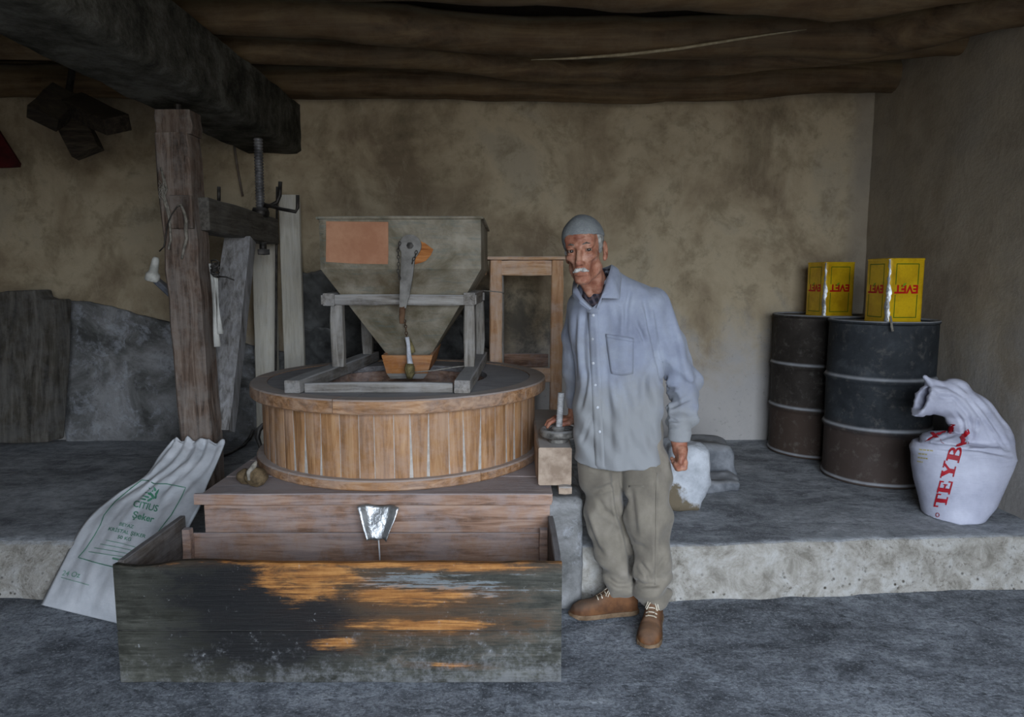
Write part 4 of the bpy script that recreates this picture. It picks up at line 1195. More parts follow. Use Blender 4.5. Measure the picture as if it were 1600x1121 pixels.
def sack_f(p):
    z = p[..., 2]
    cx = np.interp(z, rz_, rcx); hx = np.interp(z, rz_, rhx); dy = np.interp(z, rz_, rdy); cy_ = np.interp(z, rz_, rcy)
    k = np.sqrt(((p[..., 0] - cx) / hx) ** 2 + ((p[..., 1] - cy_) / dy) ** 2 + 1e-9)
    d_ = (k - 1) * np.minimum(hx, dy)
    d_ = np.maximum(d_, np.maximum(z - rz_[-1], rz_[0] - z))
    # the loose top, rising on the right and folded over to the left
    def flat(pa, pb, ra, rb, sy=.55):
        q = p.copy(); q[..., 1] = SY_ + (q[..., 1] - SY_) / sy
        return rcone(q, (pa[0], SY_, pa[2]), (pb[0], SY_, pb[2]), ra, rb) * sy
    f1 = flat(A3(1545, 690, SY_), A3(1518, 652, SY_), .115, .105, .8)
    f2 = flat(A3(1518, 652, SY_), A3(1488, 622, SY_), .10, .088, .75)
    f3 = flat(A3(1488, 622, SY_), A3(1436, 624, SY_), .086, .088, .7)
    f4 = flat(A3(1462, 612, SY_), A3(1444, 592, SY_), .045, .018, .7)
    top = smin(smin(f1, f2, .03), f3, .03); top = smin(top, f4, .015)
    zlo, zhi = at(1440, 652, SY_).z, at(1447, 604, SY_).z
    xcut = np.interp(z, [zlo, zhi, zhi + .03, zhi + .06], [at(1427, 650, SY_).x, at(1448, 606, SY_).x, at(1444, 596, SY_).x, at(1436, 585, SY_).x])
    shell = top + .024
    top = np.maximum(top, xcut - p[..., 0])
    top = np.maximum(top, -np.maximum(shell, p[..., 0] - xcut - .06))
    under = rcone(p, A3(1445, 672, SY_ - .16), A3(1492, 668, SY_ - .14), .05, .022)
    d_ = smin(d_, top, .03)
    d_ = smax(d_, -under, .02)
    crump = ellip(p, A3(1474, 688, SY_ - .04), (.10, .11, .045))
    d_ = smin(d_, crump, .015)
    # creases
    w = np.clip((p[..., 2] - .62) / .06, 0, 1)
    ang = p[..., 0] * 60 - p[..., 2] * 55
    d_ = d_ + w * (.0028 * np.sin(p[..., 0] * 34 + p[..., 2] * 62 + 2.0 * np.sin(p[..., 0] * 13 - p[..., 2] * 9)) + .0016 * np.sin(p[..., 0] * 90 + p[..., 2] * 120 + 3 * np.sin(p[..., 0] * 21)))
    d_ = d_ + .0012 * np.sin(p[..., 2] * 420 + 3 * np.sin(p[..., 0] * 9)) * (1 - w)
    return d_
V, F = nets(sack_f, (1.95, 3.05, STEP_Z - .01), (2.56, 3.75, 1.05), .0075)
V[:, 0] = np.minimum(V[:, 0], RIGHT_X - .035)
t = thing('feed_sack', (2.28, SY_, STEP_Z), 'bulging white woven sack with red slab lettering in front of the drums', 'sack')
V = creases(V, F, [([(1452, 600), (1480, 604), (1510, 622), (1535, 655), (1552, 690)], 3, .008), ([(1458, 620), (1490, 622), (1512, 648), (1522, 690)], 3, .006), ([(1490, 640), (1504, 660), (1508, 688)], 2.5, .005),
    ([(1500, 603), (1530, 634), (1562, 678), (1574, 704)], 3, .007), ([(1434, 693), (1465, 697), (1495, 700), (1530, 703), (1580, 713)], 2.5, .009), ([(1540, 660), (1560, 690), (1570, 706)], 2, .006), ([(1515, 690), (1525, 672), (1528, 650)], 2, .006), ([(1446, 690), (1462, 680), (1482, 672)], 3, .006), ([(1452, 692), (1475, 684), (1496, 678)], 3, .005)])
body = np_mesh('sack_body', V, F, SACK, t)
sb = bvh_of(V, F)
def arc(cx, cy, r0, r1, a0, a1, n=6, sx=1, sy=1):
    q = []
    for i in range(n):
        a, b = math.radians(a0 + (a1 - a0) * i / n), math.radians(a0 + (a1 - a0) * (i + 1) / n)
        q.append([(cx + sx * r0 * math.cos(a), cy + sy * r0 * math.sin(a)), (cx + sx * r1 * math.cos(a), cy + sy * r1 * math.sin(a)), (cx + sx * r1 * math.cos(b), cy + sy * r1 * math.sin(b)), (cx + sx * r0 * math.cos(b), cy + sy * r0 * math.sin(b))])
    return q
def R4(x0, x1, y0, y1): return [(x0, y0), (x1, y0), (x1, y1), (x0, y1)]
GL = {'T': [R4(.36, .64, 0, 1), R4(0, 1, .86, 1), R4(0, .11, .62, .88), R4(.89, 1, .62, .88), R4(.2, .8, 0, .1)],
      'E': [R4(.12, .4, 0, 1), R4(0, .9, .88, 1), R4(0, .95, 0, .12), R4(.4, .66, .44, .57), R4(.8, .9, .68, .9), R4(.85, .95, .1, .33), R4(.62, .7, .34, .67)],
      'Y': [R4(.37, .63, 0, .48), R4(.2, .8, 0, .1), [(.37, .42), (.63, .42), (.34, .95), (.06, .95)], [(.45, .45), (.63, .45), (.92, .95), (.76, .95)], R4(0, .44, .9, 1), R4(.62, 1, .9, 1)],
      'B': [R4(.12, .4, 0, 1), R4(0, .5, .88, 1), R4(0, .5, 0, .12), R4(.4, .6, .46, .56)] + arc(.5, .74, .13, .27, -90, 90, 6, 1.3, 1) + arc(.5, .28, .16, .29, -90, 90, 6, 1.5, 1)}
REDS = plain('red_ink', '#8f1422', '#b01c2c', 12, bump=0, rough=.6)
def surf_glyph(quads, org, ex, ey, bvh, mat, parent, name='printed_letter', off=.0035, sub=4):
    """letter strokes laid on a surface; org, ex, ey: points of the photo"""
    vs, fs = [], []
    for q in quads:
        k = len(vs)
        for j in range(sub + 1):
            for i in range(sub + 1):
                u, v = i / sub, j / sub
                x = (q[0][0] * (1 - u) + q[1][0] * u) * (1 - v) + (q[3][0] * (1 - u) + q[2][0] * u) * v
                y = (q[0][1] * (1 - u) + q[1][1] * u) * (1 - v) + (q[3][1] * (1 - u) + q[2][1] * u) * v
                p, n = on_surface(bvh, org[0] + ex[0] * x + ey[0] * y, org[1] + ex[1] * x + ey[1] * y, off)
                vs.append(p)
        for j in range(sub):
            for i in range(sub):
                a = k + j * (sub + 1) + i; fs.append((a, a + 1, a + sub + 2, a + sub + 1))
    return mesh(name, vs, fs, mat, parent)
# org = lower left of the letter (its baseline runs up the sack), ex along the word, ey letter height (to the left)
for ch, org, ex, ey in (('T', (1478, 794), (5, -21), (-19, -2)), ('E', (1484, 773), (5.5, -21), (-20, -3)), ('Y', (1489, 751), (6.5, -27), (-20, -4)), ('B', (1498, 724), (7, -26), (-20, -4))):
    surf_glyph(GL[ch], org, ex, ey, sb, REDS, body)
surf_glyph(arc(.5, .5, .3, .45, 0, 360, 12), (1462, 809), (7, 0), (0, -8), sb, REDS, body, 'printed_mark', sub=1)
surf_glyph([R4(0, 1, 0, 1)], (1499, 684), (13, -14), (3, 7), sb, REDS, body, 'printed_mark')
surf_glyph([R4(0, 1, 0, .35), R4(.3, .6, .3, 1)], (1493, 698), (20, -4), (4, -10), sb, REDS, body, 'printed_mark')
surf_glyph([[(0, 0), (.25, 0), (1, 1), (.75, 1)], [(.5, .2), (.7, .2), (.35, .9), (.15, .9)]], (1445, 690), (30, -4), (4, -14), sb, REDS, body, 'printed_mark')
surf_glyph([[(0, 0), (.25, .1), (1, .9), (.75, 1)], [(.6, 0), (.85, 0), (.9, .7), (.6, .8)]], (1466, 680), (28, -2), (0, -16), sb, REDS, body, 'printed_mark')
YEL_INK = plain('faded_ink', '#a3996a', '#b5ab80', 12, bump=0)
for k in range(4):                       # faded lines too worn to read
    dash = [R4(a, b, 0, 1) for a, b in ((0, .22), (.27, .5), (.56, .72), (.78, 1.0))[:4 - k % 2]]
    surf_glyph(dash, (1437 - k, 704 + k * 6), (21 - 3 * k, 2), (0, -2.2), sb, YEL_INK, body, 'printed_line', sub=1)['kind'] = 'stuff'

# sugar sack draped over the step
ctl = [  # left, middle, right for each row, from the floor upwards
    [at(65, 951, 2.86), Vector((-1.70, 2.72, .012)), Vector((-1.43, 2.62, .012))],
    [at(98, 880, 2.965), Vector((-1.72, 2.80, .14)), Vector((-1.43, 2.72, .16))],
    [at(135, 815, 3.11), Vector((-1.71, 2.99, .29)), Vector((-1.43, 2.88, .33))],
    [at(180, 775, 3.22), Vector((-1.69, 3.15, .37)), Vector((-1.44, 3.05, .40))],
    [at(226, 745, 3.30), Vector((-1.66, 3.27, .455)), at(322, 762, 3.22)],
    [at(250, 712, 3.42), Vector((-1.64, 3.39, .53)), at(340, 722, 3.38)],
    [at(270, 688, 3.50), at(305, 687, 3.505), at(352, 692, 3.50)]]
ctl[0][0].z = .012
def cr_(a, b, c, d, t): return 0.5 * ((2 * b) + (c - a) * t + (2 * a - 5 * b + 4 * c - d) * t * t + (3 * b - a - 3 * c + d) * t ** 3)
def sack_pt(u, v):
    t_ = v * (len(ctl) - 1) * .99999; i = int(t_); f = t_ - i
    col_ = []
    for k in range(3):
        g = lambda j: ctl[min(max(j, 0), len(ctl) - 1)][k]
        col_.append(cr_(g(i - 1), g(i), g(i + 1), g(i + 2), f))
    a, b, c = col_
    p = a * ((1 - u) * (1 - 2 * u)) + b * (4 * u * (1 - u)) + c * (u * (2 * u - 1))
    return p
def sack_wr(u, v):
    long_ = .010 * v * math.sin(u * 30 + 3 * math.sin(v * 5)) * (.3 + .7 * v) + .012 * fbm(u * 4, v * 3, 1, 4) + .005 * fbm(u * 14, v * 6, 4, 3)
    belly = .035 * math.sin(math.pi * min(max(u, 0), 1)) * math.sin(math.pi * min(1, v * 1.1)) ** .6 if v < .91 else 0
    return long_ * min(1, v * 12) + belly
nu, nv = 44, 80
top = []; bot = []
for j in range(nv + 1):
    for i in range(nu + 1):
        u, v = i / nu, j / nv; p = sack_pt(u, v)
        du = sack_pt(min(u + .01, 1), v) - sack_pt(max(u - .01, 0), v); dv = sack_pt(u, min(v + .01, 1)) - sack_pt(u, max(v - .01, 0))
        n = du.cross(dv).normalized()
        ed = min(1, min(u, 1 - u) * 10, max(v, .0) * 14)
        q = p + n * (sack_wr(u, v) * (.25 + .75 * ed) + .004)
        if v > .97: q = q + Vector((0, 0, .012 * math.sin(u * 21)))
        q.z = max(q.z, .012)
        top.append(q); bot.append(p - n * (.006 + .008 * ed))
k = nu + 1; n0 = len(top); fs = []
for j in range(nv):
    for i in range(nu):
        a = j * k + i; fs.append((a, a + 1, a + k + 1, a + k)); fs.append((n0 + a, n0 + a + k, n0 + a + k + 1, n0 + a + 1))
edge = [i for i in range(k)] + [j * k + nu for j in range(1, nv + 1)] + [nv * k + i for i in range(nu - 1, -1, -1)] + [j * k for j in range(nv - 1, 0, -1)]
for a, b in zip(edge, edge[1:] + edge[:1]): fs.append((a, n0 + a, n0 + b, b))
for q in bot: q.z = max(q.z, .006)
t = thing('sugar_sack', (-1.75, 2.9, 0), 'flattened white sack with green print draped down the step beside the bin', 'sack')
body = recalc(mesh('sack_body', top + bot, fs, SACK2, t, True))
sb = BVHTree.FromPolygons(top, [f for f in fs if max(f) < n0])
INK = plain('green_ink', '#3f7f63', '#5f9a80', 14, bump=0, rough=.6); INK_F = plain('green_ink_faded', '#6d9a86', '#8fb3a3', 14, bump=0, rough=.6)
def ink_line(pts, w, name='printed_frame', mat=INK):
    vs, fs = [], []
    dense = []
    for (a, b) in zip(pts, pts[1:]):
        n = max(2, int(math.hypot(b[0] - a[0], b[1] - a[1]) / 4))
        for i in range(n): dense.append((a[0] + (b[0] - a[0]) * i / n, a[1] + (b[1] - a[1]) * i / n))
    dense.append(pts[-1])
    for i, (x, y) in enumerate(dense):
        x0, y0 = dense[max(i - 1, 0)]; x1, y1 = dense[min(i + 1, len(dense) - 1)]
        l = math.hypot(x1 - x0, y1 - y0) + 1e-6; nx, ny = -(y1 - y0) / l * w / 2, (x1 - x0) / l * w / 2
        vs += [on_surface(sb, x + nx, y + ny, .003)[0], on_surface(sb, x - nx, y - ny, .003)[0]]
    for i in range(len(dense) - 1): fs.append((2 * i, 2 * i + 1, 2 * i + 3, 2 * i + 2))
    return mesh(name, vs, fs, mat, body)
ink_line([(222, 751), (232, 752), (242, 757), (260, 757), (290, 763), (284, 778), (268, 806), (250, 829), (244, 838)], 1.3)
ink_line([(222, 751), (205, 764), (180, 785), (163, 806), (158, 820), (148, 838), (135, 858), (123, 872), (150, 880), (178, 887)], 1.3)
def sack_text(txt, cx, cy, h, ang, shear, bold=.0, mat=INK, wide=1.0):
    V_, F_ = text_mesh(txt, h * 1.4, bold * h)
    ca, sa = math.cos(math.radians(ang)), math.sin(math.radians(ang))
    out = []
    for v in V_:
        x, y = v.x * wide, v.y - h * .45
        out.append(on_surface(sb, cx + x * ca + y * shear, cy + x * sa - y, .003)[0])
    return mesh('printed_text', out, F_, mat, body)
sack_text('CITIUS', 228, 792, 10, 13, .35, .02, wide=.95)
sack_text('Şeker', 224, 809, 10, 13, .35, .025, wide=1.0)
sack_text('BEYAZ', 198, 822, 5, 12, .4, .01, wide=1.1)
sack_text('KRİSTAL ŞEKER', 199, 833, 5.2, 12, .4, .015, wide=1.15)
sack_text('50 KG', 195, 842, 5, 12, .4, .015, wide=1.2)
sack_text('24 Oz', 112, 898, 8, 8, .4, .01, INK_F, 1.0)
for k in range(4):
    ink_line([(166 - k * 9, 845 + k * 6), (190 - k * 6, 850 + k * 6), (212 - k * 6, 856 + k * 5)], 1.1, 'printed_line', INK_F)
ink_line([(96, 903), (118, 909), (140, 915)], 1.0, 'printed_line', INK_F)
ink_line([(176, 873), (188, 876)], 3, 'printed_line', INK_F)
for (cx, cy, w, h, a) in ((236, 766, 5, 3, 40), (242, 765, 4, 3, 70), (246, 770, 6, 3, 120), (232, 772, 6, 3, 20), (238, 775, 7, 3.5, 60), (228, 777, 6, 2.5, 15), (236, 781, 7, 3, 150), (244, 776, 5, 2.5, 100), (224, 781, 5, 2, 10)):
    ca, sa = math.cos(math.radians(a)), math.sin(math.radians(a)); vs = []
    for q in range(8):
        b = q / 8 * 2 * math.pi; x, y = w * math.cos(b), h * math.sin(b) * (.6 + .4 * math.cos(b)); vs.append(on_surface(sb, cx + x * ca - y * sa, cy + x * sa + y * ca, .003)[0])
    mesh('printed_leaf', vs, [tuple(range(8))], INK, body)
# ------------------------------------------------------------------ the old man
def mat_skin():
    m = M('weathered_skin'); v = m.coords('World'); n = m.noise(v, 28, 6, .65); n2 = m.noise(v, 9, 4, .6)
    col = m.ramp(n, (.34, '#82503f'), (.5, '#a3715a'), (.64, '#bb8f79'))
    col = m.mix((n2.step(.45, .7) * .5).sat(), col, '#93503f')
    m.bump(n, .35, .004)
    m.b.inputs['Subsurface Weight'].default_value = .08
    m.b.inputs['Subsurface Radius'].default_value = (.01, .004, .002)
    return m.done(col, .5, 0, .35)
SKIN = mat_skin()
def mat_cloth(name, a, b, c_, sc=7, dusty='#a3a5a8', amt=.35):
    m = M(name); v = m.coords('World'); n = m.noise(v, sc, 6, .65); f = m.noise(v, 220, 2, .5); n2 = m.noise(v, 3.1, 6, .7)
    x, y, z = m.xyz(v)
    col = m.ramp(n, (.3, a), (.5, b), (.7, c_))
    col = m.mix(((n2 + (1.20 - z) * .9).step(.45, .85) * amt).sat(), col, dusty)
    m.bump(f + n * .4, .18, .003)
    m.b.inputs['Sheen Weight'].default_value = .15
    return m.done(col, .9, 0, .15)
SHIRT = mat_cloth('pale_blue_cotton', '#82889a', '#9299aa', '#a2a9b7', dusty='#8f908f', amt=.85)
TROU = mat_cloth('dusty_khaki', '#665d4f', '#7c7363', '#90877a', dusty='#84817c', amt=.3)
man = thing('person', (.50, 2.75, 0), 'old man in grey cap, pale blue shirt and khaki trousers beside the mill', 'person')

def rotm(fwd, roll):
    f = Vector(fwd).normalized(); up = Vector((0, 0, 1)); x = f.cross(up).normalized() * -1
    # x: towards the photo's right when facing us
    if x.x < 0: x = -x
    u = (up - f * up.dot(f)).normalized()
    x2 = x * math.cos(roll) + u * math.sin(roll); u2 = u * math.cos(roll) - x * math.sin(roll)
    return x2, f, u2
ex, ef, ez = rotm((-math.sin(math.radians(17)), -math.cos(math.radians(17)), -.06), math.radians(5))
HM = np.array([list(ex), list(ef), list(ez)]).T          # columns: axes of the head
eye_mid = at(905.6, 391.0, 2.585)
H0 = eye_mid - ef * .083
def HW(x, f, z): return H0 + ex * x + ef * f + ez * z
h0 = np.array(H0)

def head_f(p):
    q = (p - h0) @ HM; X = q.copy(); X[..., 0] = np.abs(q[..., 0])          # mirrored half
    d = ellip(q, (0, -.008, .040), (.074, .096, .084))
    d = smin(d, ellip(q, (0, .025, -.04), (.056, .070, .078)), .03)
    d = smin(d, rcone(X, (.043, .0, -.070), (.016, .066, -.109), .019, .015), .03)     # jaw line
    d = smin(d, ellip(q, (0, .078, -.113), (.021, .017, .015)), .022)                 # chin
    d = smin(d, ellip(q, (0, .068, .040), (.056, .024, .030)), .02)                   # forehead
    d = smin(d, rcone(X, (.010, .090, .017), (.046, .072, .016), .009, .008), .012)    # brow ridge
    d = smin(d, ellip(X, (.041, .062, -.028), (.018, .020, .015)), .020)              # cheekbone
    d = smax(d, -ellip(X, (.054, .060, -.072), (.019, .024, .030)), .022)              # hollow cheek
    d = smax(d, -ellip(X, (.033, .098, -.002), (.0185, .017, .0135)), .010)            # eye socket
    d = smin(d, rcone(q, (0, .092, .006), (0, .113, -.044), .0085, .0120), .010)       # nose
    d = smin(d, ellip(q, (0, .115, -.047), (.0115, .0105, .0095)), .008)
    d = smin(d, ellip(X, (.0125, .102, -.050), (.0085, .010, .0075)), .007)
    d = smax(d, -ellip(X, (.0065, .112, -.0585), (.004, .006, .004)), .004)
    d = smin(d, ellip(q, (0, .084, -.080), (.030, .020, .022)), .018)                 # muzzle
    d = smin(d, ellip(q, (0, .100, -.0905), (.021, .008, .0055)), .006)               # lower lip
    d = smax(d, -rcone(X, (.0, .108, -.0845), (.024, .096, -.0865), .0022, .0015), .004)
    d = smax(d, -rcone(X, (.020, .106, -.046), (.037, .090, -.086), .0030, .0030), .008)  # folds beside the mouth
    d = smax(d, -rcone(X, (.044, .086, -.050), (.046, .070, -.098), .0030, .0030), .010)
    d = smax(d, -rcone(X, (.0, .0985, .033), (.045, .082, .036), .0016, .0012), .004)
    d = smax(d, -rcone(X, (.0, .0965, .045), (.045, .079, .048), .0016, .0012), .004)
    d = smin(d, ellip(X, (.033, .0800, .0076), (.0170, .0125, .0063)), .004)           # upper lid
    d = smin(d, ellip(X, (.033, .0790, -.0106), (.0160, .0115, .0056)), .005)          # lower lid
    E = X.copy(); lf = q[..., 0] < 0; E[..., 1] = E[..., 1] + np.where(lf, .030, 0); E[..., 0] = E[..., 0] + np.where(lf, .006, 0)
    ear = ellip(E, (.081, -.010, -.010), (.0095, .022, .037))
    ear = smax(ear, -ellip(E, (.088, .002, -.004), (.008, .011, .020)), .004)
    ear = smin(ear, ellip(E, (.077, .0, -.040), (.007, .009, .011)), .008)
    d = smin(d, ear, .006)
    nk = rcone(p, HW(0, -.036, -.055), (.372, 2.82, 1.33), .048, .057)
    d = smin(d, nk, .014)
    for s_ in (-1, 1):
        d = smin(d, rcone(p, HW(s_ * .045, -.015, -.075), (.335 + s_ * .012, 2.735, 1.36), .014, .012), .02)
    d = smin(d, ellip(p, tuple(Vector((.330, 2.715, 1.405))), (.013, .013, .015)), .014)   # Adam's apple
    return d
V1, F1 = nets(head_f, h0 - np.array((.14, .14, .26)), h0 + np.array((.18, .24, .19)), .0034)

WR = Vector((.285, 3.015, .858)); EL_R = Vector((.280, 2.985, 1.06))
WL = Vector((.683, 2.735, .785)); EL_L = Vector((.712, 2.825, 1.0))
WTOP = wc.z + .017
def hand_r(p):
    d = rcone(p, EL_R, WR, .034, .028)
    d = smin(d, rbox(p, (.262, 3.02, WTOP + .022), (.042, .040, .014), .013), .025)
    d = smin(d, rcone(p, WR, (.275, 3.02, WTOP + .024), .028, .022), .02)
    for k, (ln, y) in enumerate(((.9, 2.990), (1.0, 3.011), (.96, 3.032), (.78, 3.052))):
        a = (.228, y, WTOP + .024); b = (.228 - .040 * ln, y - .001, WTOP + .026); c_ = (.228 - .066 * ln, y - .002, WTOP + .013); e_ = (.228 - .078 * ln, y - .003, WTOP - .006)
        d = smin(d, chain(p, (a, b, c_, e_), (.0100, .0094, .0086, .0076), .004), .006)
    th = chain(p, ((.275, 2.995, WTOP + .026), (.252, 2.972, WTOP + .016), (.226, 2.968, WTOP + .012), (.207, 2.974, WTOP + .010)), (.013, .0115, .0100, .0085), .005)
    return smin(d, th, .010)
V2, F2 = nets(hand_r, (.11, 2.92, WTOP - .04), (.36, 3.10, 1.0), .0038)
HC = Vector((.686, 2.722, .722))
def hand_l(p):
    d = rcone(p, EL_L + Vector((.008, 0, 0)), WL, .034, .028)
    d = smin(d, rcone(p, WL, (.686, 2.728, .745), .029, .030), .02)
    d = smin(d, rbox(p, (.690, 2.722, .722), (.018, .040, .038), .016), .02)
    for k, (y, zk) in enumerate(((2.692, .690), (2.713, .685), (2.734, .688), (2.753, .695))):
        a = (.700, y, zk + .012); b = (.697, y - .002, zk - .010); c_ = (.672, y - .004, zk - .014); e_ = (.660, y - .003, zk + .006)
        d = smin(d, chain(p, (a, b, c_, e_), (.0115, .0112, .0102, .0090), .004), .005)
    th = chain(p, ((.684, 2.700, .752), (.683, 2.680, .730), (.676, 2.674, .706), (.664, 2.682, .690)), (.014, .0125, .0108, .0090), .006)
    return smin(d, th, .010)
V3, F3 = nets(hand_l, (.62, 2.64, .64), (.76, 2.85, .98), .0038)
# the rest of the body, under the clothes
def trunk(p):
    d = chain(p, ((.455, 2.83, .86), (.44, 2.83, 1.08), (.41, 2.83, 1.30)), (.09, .095, .085), .05)
    d = smin(d, rcone(p, (.41, 2.83, 1.30), (.372, 2.81, 1.37), .085, .05), .04)
    d = smin(d, chain(p, ((.41, 2.83, 1.30), (.55, 2.81, 1.31), EL_L + Vector((.008, 0, 0)), WL), (.07, .045, .034, .026), .02), .03)
    d = smin(d, chain(p, ((.40, 2.84, 1.30), (.315, 2.87, 1.32), EL_R, WR), (.07, .042, .034, .026), .02), .03)
    d = smin(d, chain(p, ((.40, 2.84, .82), (.398, 2.845, .47), (.458, 2.80, .14)), (.07, .045, .032), .02), .03)
    d = smin(d, chain(p, ((.53, 2.83, .82), (.567, 2.745, .47), (.592, 2.735, .13)), (.07, .045, .032), .02), .03)
    return d
V4, F4 = nets(trunk, (.15, 2.65, .06), (.80, 3.05, 1.43), .016)
VV, FF, k = [], [], 0
for V_, F_ in ((V1, F1), (V2, F2), (V3, F3), (V4, F4)):
    VV.append(V_); FF.append(F_ + k); k += len(V_)
np_mesh('body', np.concatenate(VV), np.concatenate(FF), SKIN, man)

# eyes
def mat_eye():
    m = M('eye'); x, y, z = m.xyz(m.coords('Object', rand=False))
    r = (x * x + z * z).sqrt()
    # the iris sits towards the viewer's side of the ball (object -Y)
    f = y.step(0, -.002)
    iris = r.step(.0074, .0064) * f; pup = r.step(.0026, .0020) * f
    col = m.mix(iris, '#8d7a6e', '#1c110a'); col = m.mix(pup, col, '#050404')
    return m.done(col, .15, 0, .5)
EYE = mat_eye()
for s_ in (-1, 1):
    c = HW(s_ * .033, .0765, -.0015)
    o = B().lathe(c, [(0.0001, -.0128), (.0055, -.0115), (.0098, -.0082), (.0122, -.0038), (.0128, 0), (.0122, .0038), (.0098, .0082), (.0055, .0115), (.0001, .0128)], 20).out('eye', EYE, man, True)
HAIRG = plain('grey_hair', '#6c6a66', '#a3a19c', 60, rough=.8, bump=.6)
HAIRW = plain('white_hair', '#9d9a95', '#cfccc7', 70, rough=.8, bump=.6)
def brow_f(p):
    q = (p - h0) @ HM; X = q.copy(); X[..., 0] = np.abs(q[..., 0])
    d = chain(X, ((.014, .0955, .019), (.030, .0945, .0245), (.047, .0780, .0190)), (.0028, .0034, .0018))
    return d + .0008 * np.sin(q[..., 0] * 900 + q[..., 2] * 500)
V, F = nets(brow_f, h0 - .15, h0 + .15, .0026)
np_mesh('eyebrows', V, F, plain('dark_grey_brow', '#4d463f', '#78716a', 60, bump=.6), man)
def mous_f(p):
    q = (p - h0) @ HM; X = q.copy(); X[..., 0] = np.abs(q[..., 0])
    d = chain(X, ((.0, .1075, -.0715), (.014, .1045, -.0740), (.030, .0935, -.0805)), (.0062, .0072, .0030), .005)
    return d + .0011 * np.sin(q[..., 0] * 700 + 2 * np.sin(q[..., 2] * 400))
V, F = nets(mous_f, h0 - .15, h0 + .15, .0026)
np_mesh('moustache', V, F, HAIRW, man)
def brim(q): return q[..., 2] - (.056 + 1.0 * np.minimum(q[..., 0] + .012, 0) - .10 * np.maximum(q[..., 0] - .03, 0) + .10 * np.minimum(q[..., 1] - .05, 0))
def hair_f(p):
    q = (p - h0) @ HM; X = q.copy(); X[..., 0] = np.abs(q[..., 0])
    d = ellip(q, (0, -.010, .038), (.0775, .098, .086))
    d = smin(d, ellip(X, (.066, .018, .015), (.010, .018, .034)), .012)
    d = smax(d, brim(q) - .006, .004)
    d = smax(d, q[..., 1] - (.034 + .35 * (q[..., 2] - .02)), .006)
    d = smax(d, -.045 - q[..., 2] + .6 * np.maximum(q[..., 1] + .02, 0), .006)
    ear = ellip(X, (.082, -.010, -.012), (.011, .022, .036))
    d = smax(d, -ear, .003)
    return d + .0009 * np.sin(q[..., 1] * 420 + 40 * q[..., 2]) * np.sin(q[..., 2] * 160)
V, F = nets(hair_f, h0 - .16, h0 + .17, .004)
np_mesh('hair', V, F, HAIRG, man)
def cap_f(p):
    q = (p - h0) @ HM
    d = ellip(q, (0, -.008, .042), (.082, .1035, .091))
    d = np.abs(d + .004) - .004
    d = smax(d, -brim(q), .003)
    return d + .0007 * np.sin(q[..., 2] * 900) + .0012 * np.sin(q[..., 0] * 60 + q[..., 2] * 40)
V, F = nets(cap_f, h0 - .16, h0 + .18, .0035)
def mat_cap():
    m = M('grey_knit'); v = m.coords('Object'); n = m.noise(v, 14, 5, .6); wv = m.noise(m.coords('Object', scale=(1, 1, 3)), 130, 2, .5)
    col = m.ramp(n, (.3, '#72767a'), (.65, '#8b8f8e')); col = m.mix((wv.step(.45, .65) * .3).sat(), col, '#63676a')
    m.bump(wv, .5, .004); return m.done(col, .95, 0, .1)
np_mesh('cap', V, F, mat_cap(), man)

# shirt
LZ = np.array([.60, .68, .86, 1.05, 1.20, 1.30, 1.37, 1.43, 1.48])
LX = np.array([.452, .452, .447, .440, .428, .412, .388, .362, .350])
LY = np.array([2.825, 2.825, 2.82, 2.82, 2.82, 2.825, 2.825, 2.80, 2.79])
LRX = np.array([.186, .186, .182, .180, .182, .172, .128, .078, .045])
LRY = np.array([.145, .142, .136, .132, .130, .116, .098, .074, .045])
YAW = math.radians(-14)
def torso_f(p, grow=0.0):
    z = p[..., 2]
    cx, cy = np.interp(z, LZ, LX), np.interp(z, LZ, LY); rx, ry = np.interp(z, LZ, LRX) + grow, np.interp(z, LZ, LRY) + grow
    dx, dy = p[..., 0] - cx, p[..., 1] - cy
    a, b = dx * math.cos(YAW) + dy * math.sin(YAW), -dx * math.sin(YAW) + dy * math.cos(YAW)
    k = (np.abs(a / rx) ** 2.3 + np.abs(b / ry) ** 2.3 + 1e-9) ** (1 / 2.3)
    return (k - 1) * np.minimum(rx, ry) * .95
SH_L = Vector((.565, 2.80, 1.325)); SH_R = Vector((.300, 2.885, 1.325))
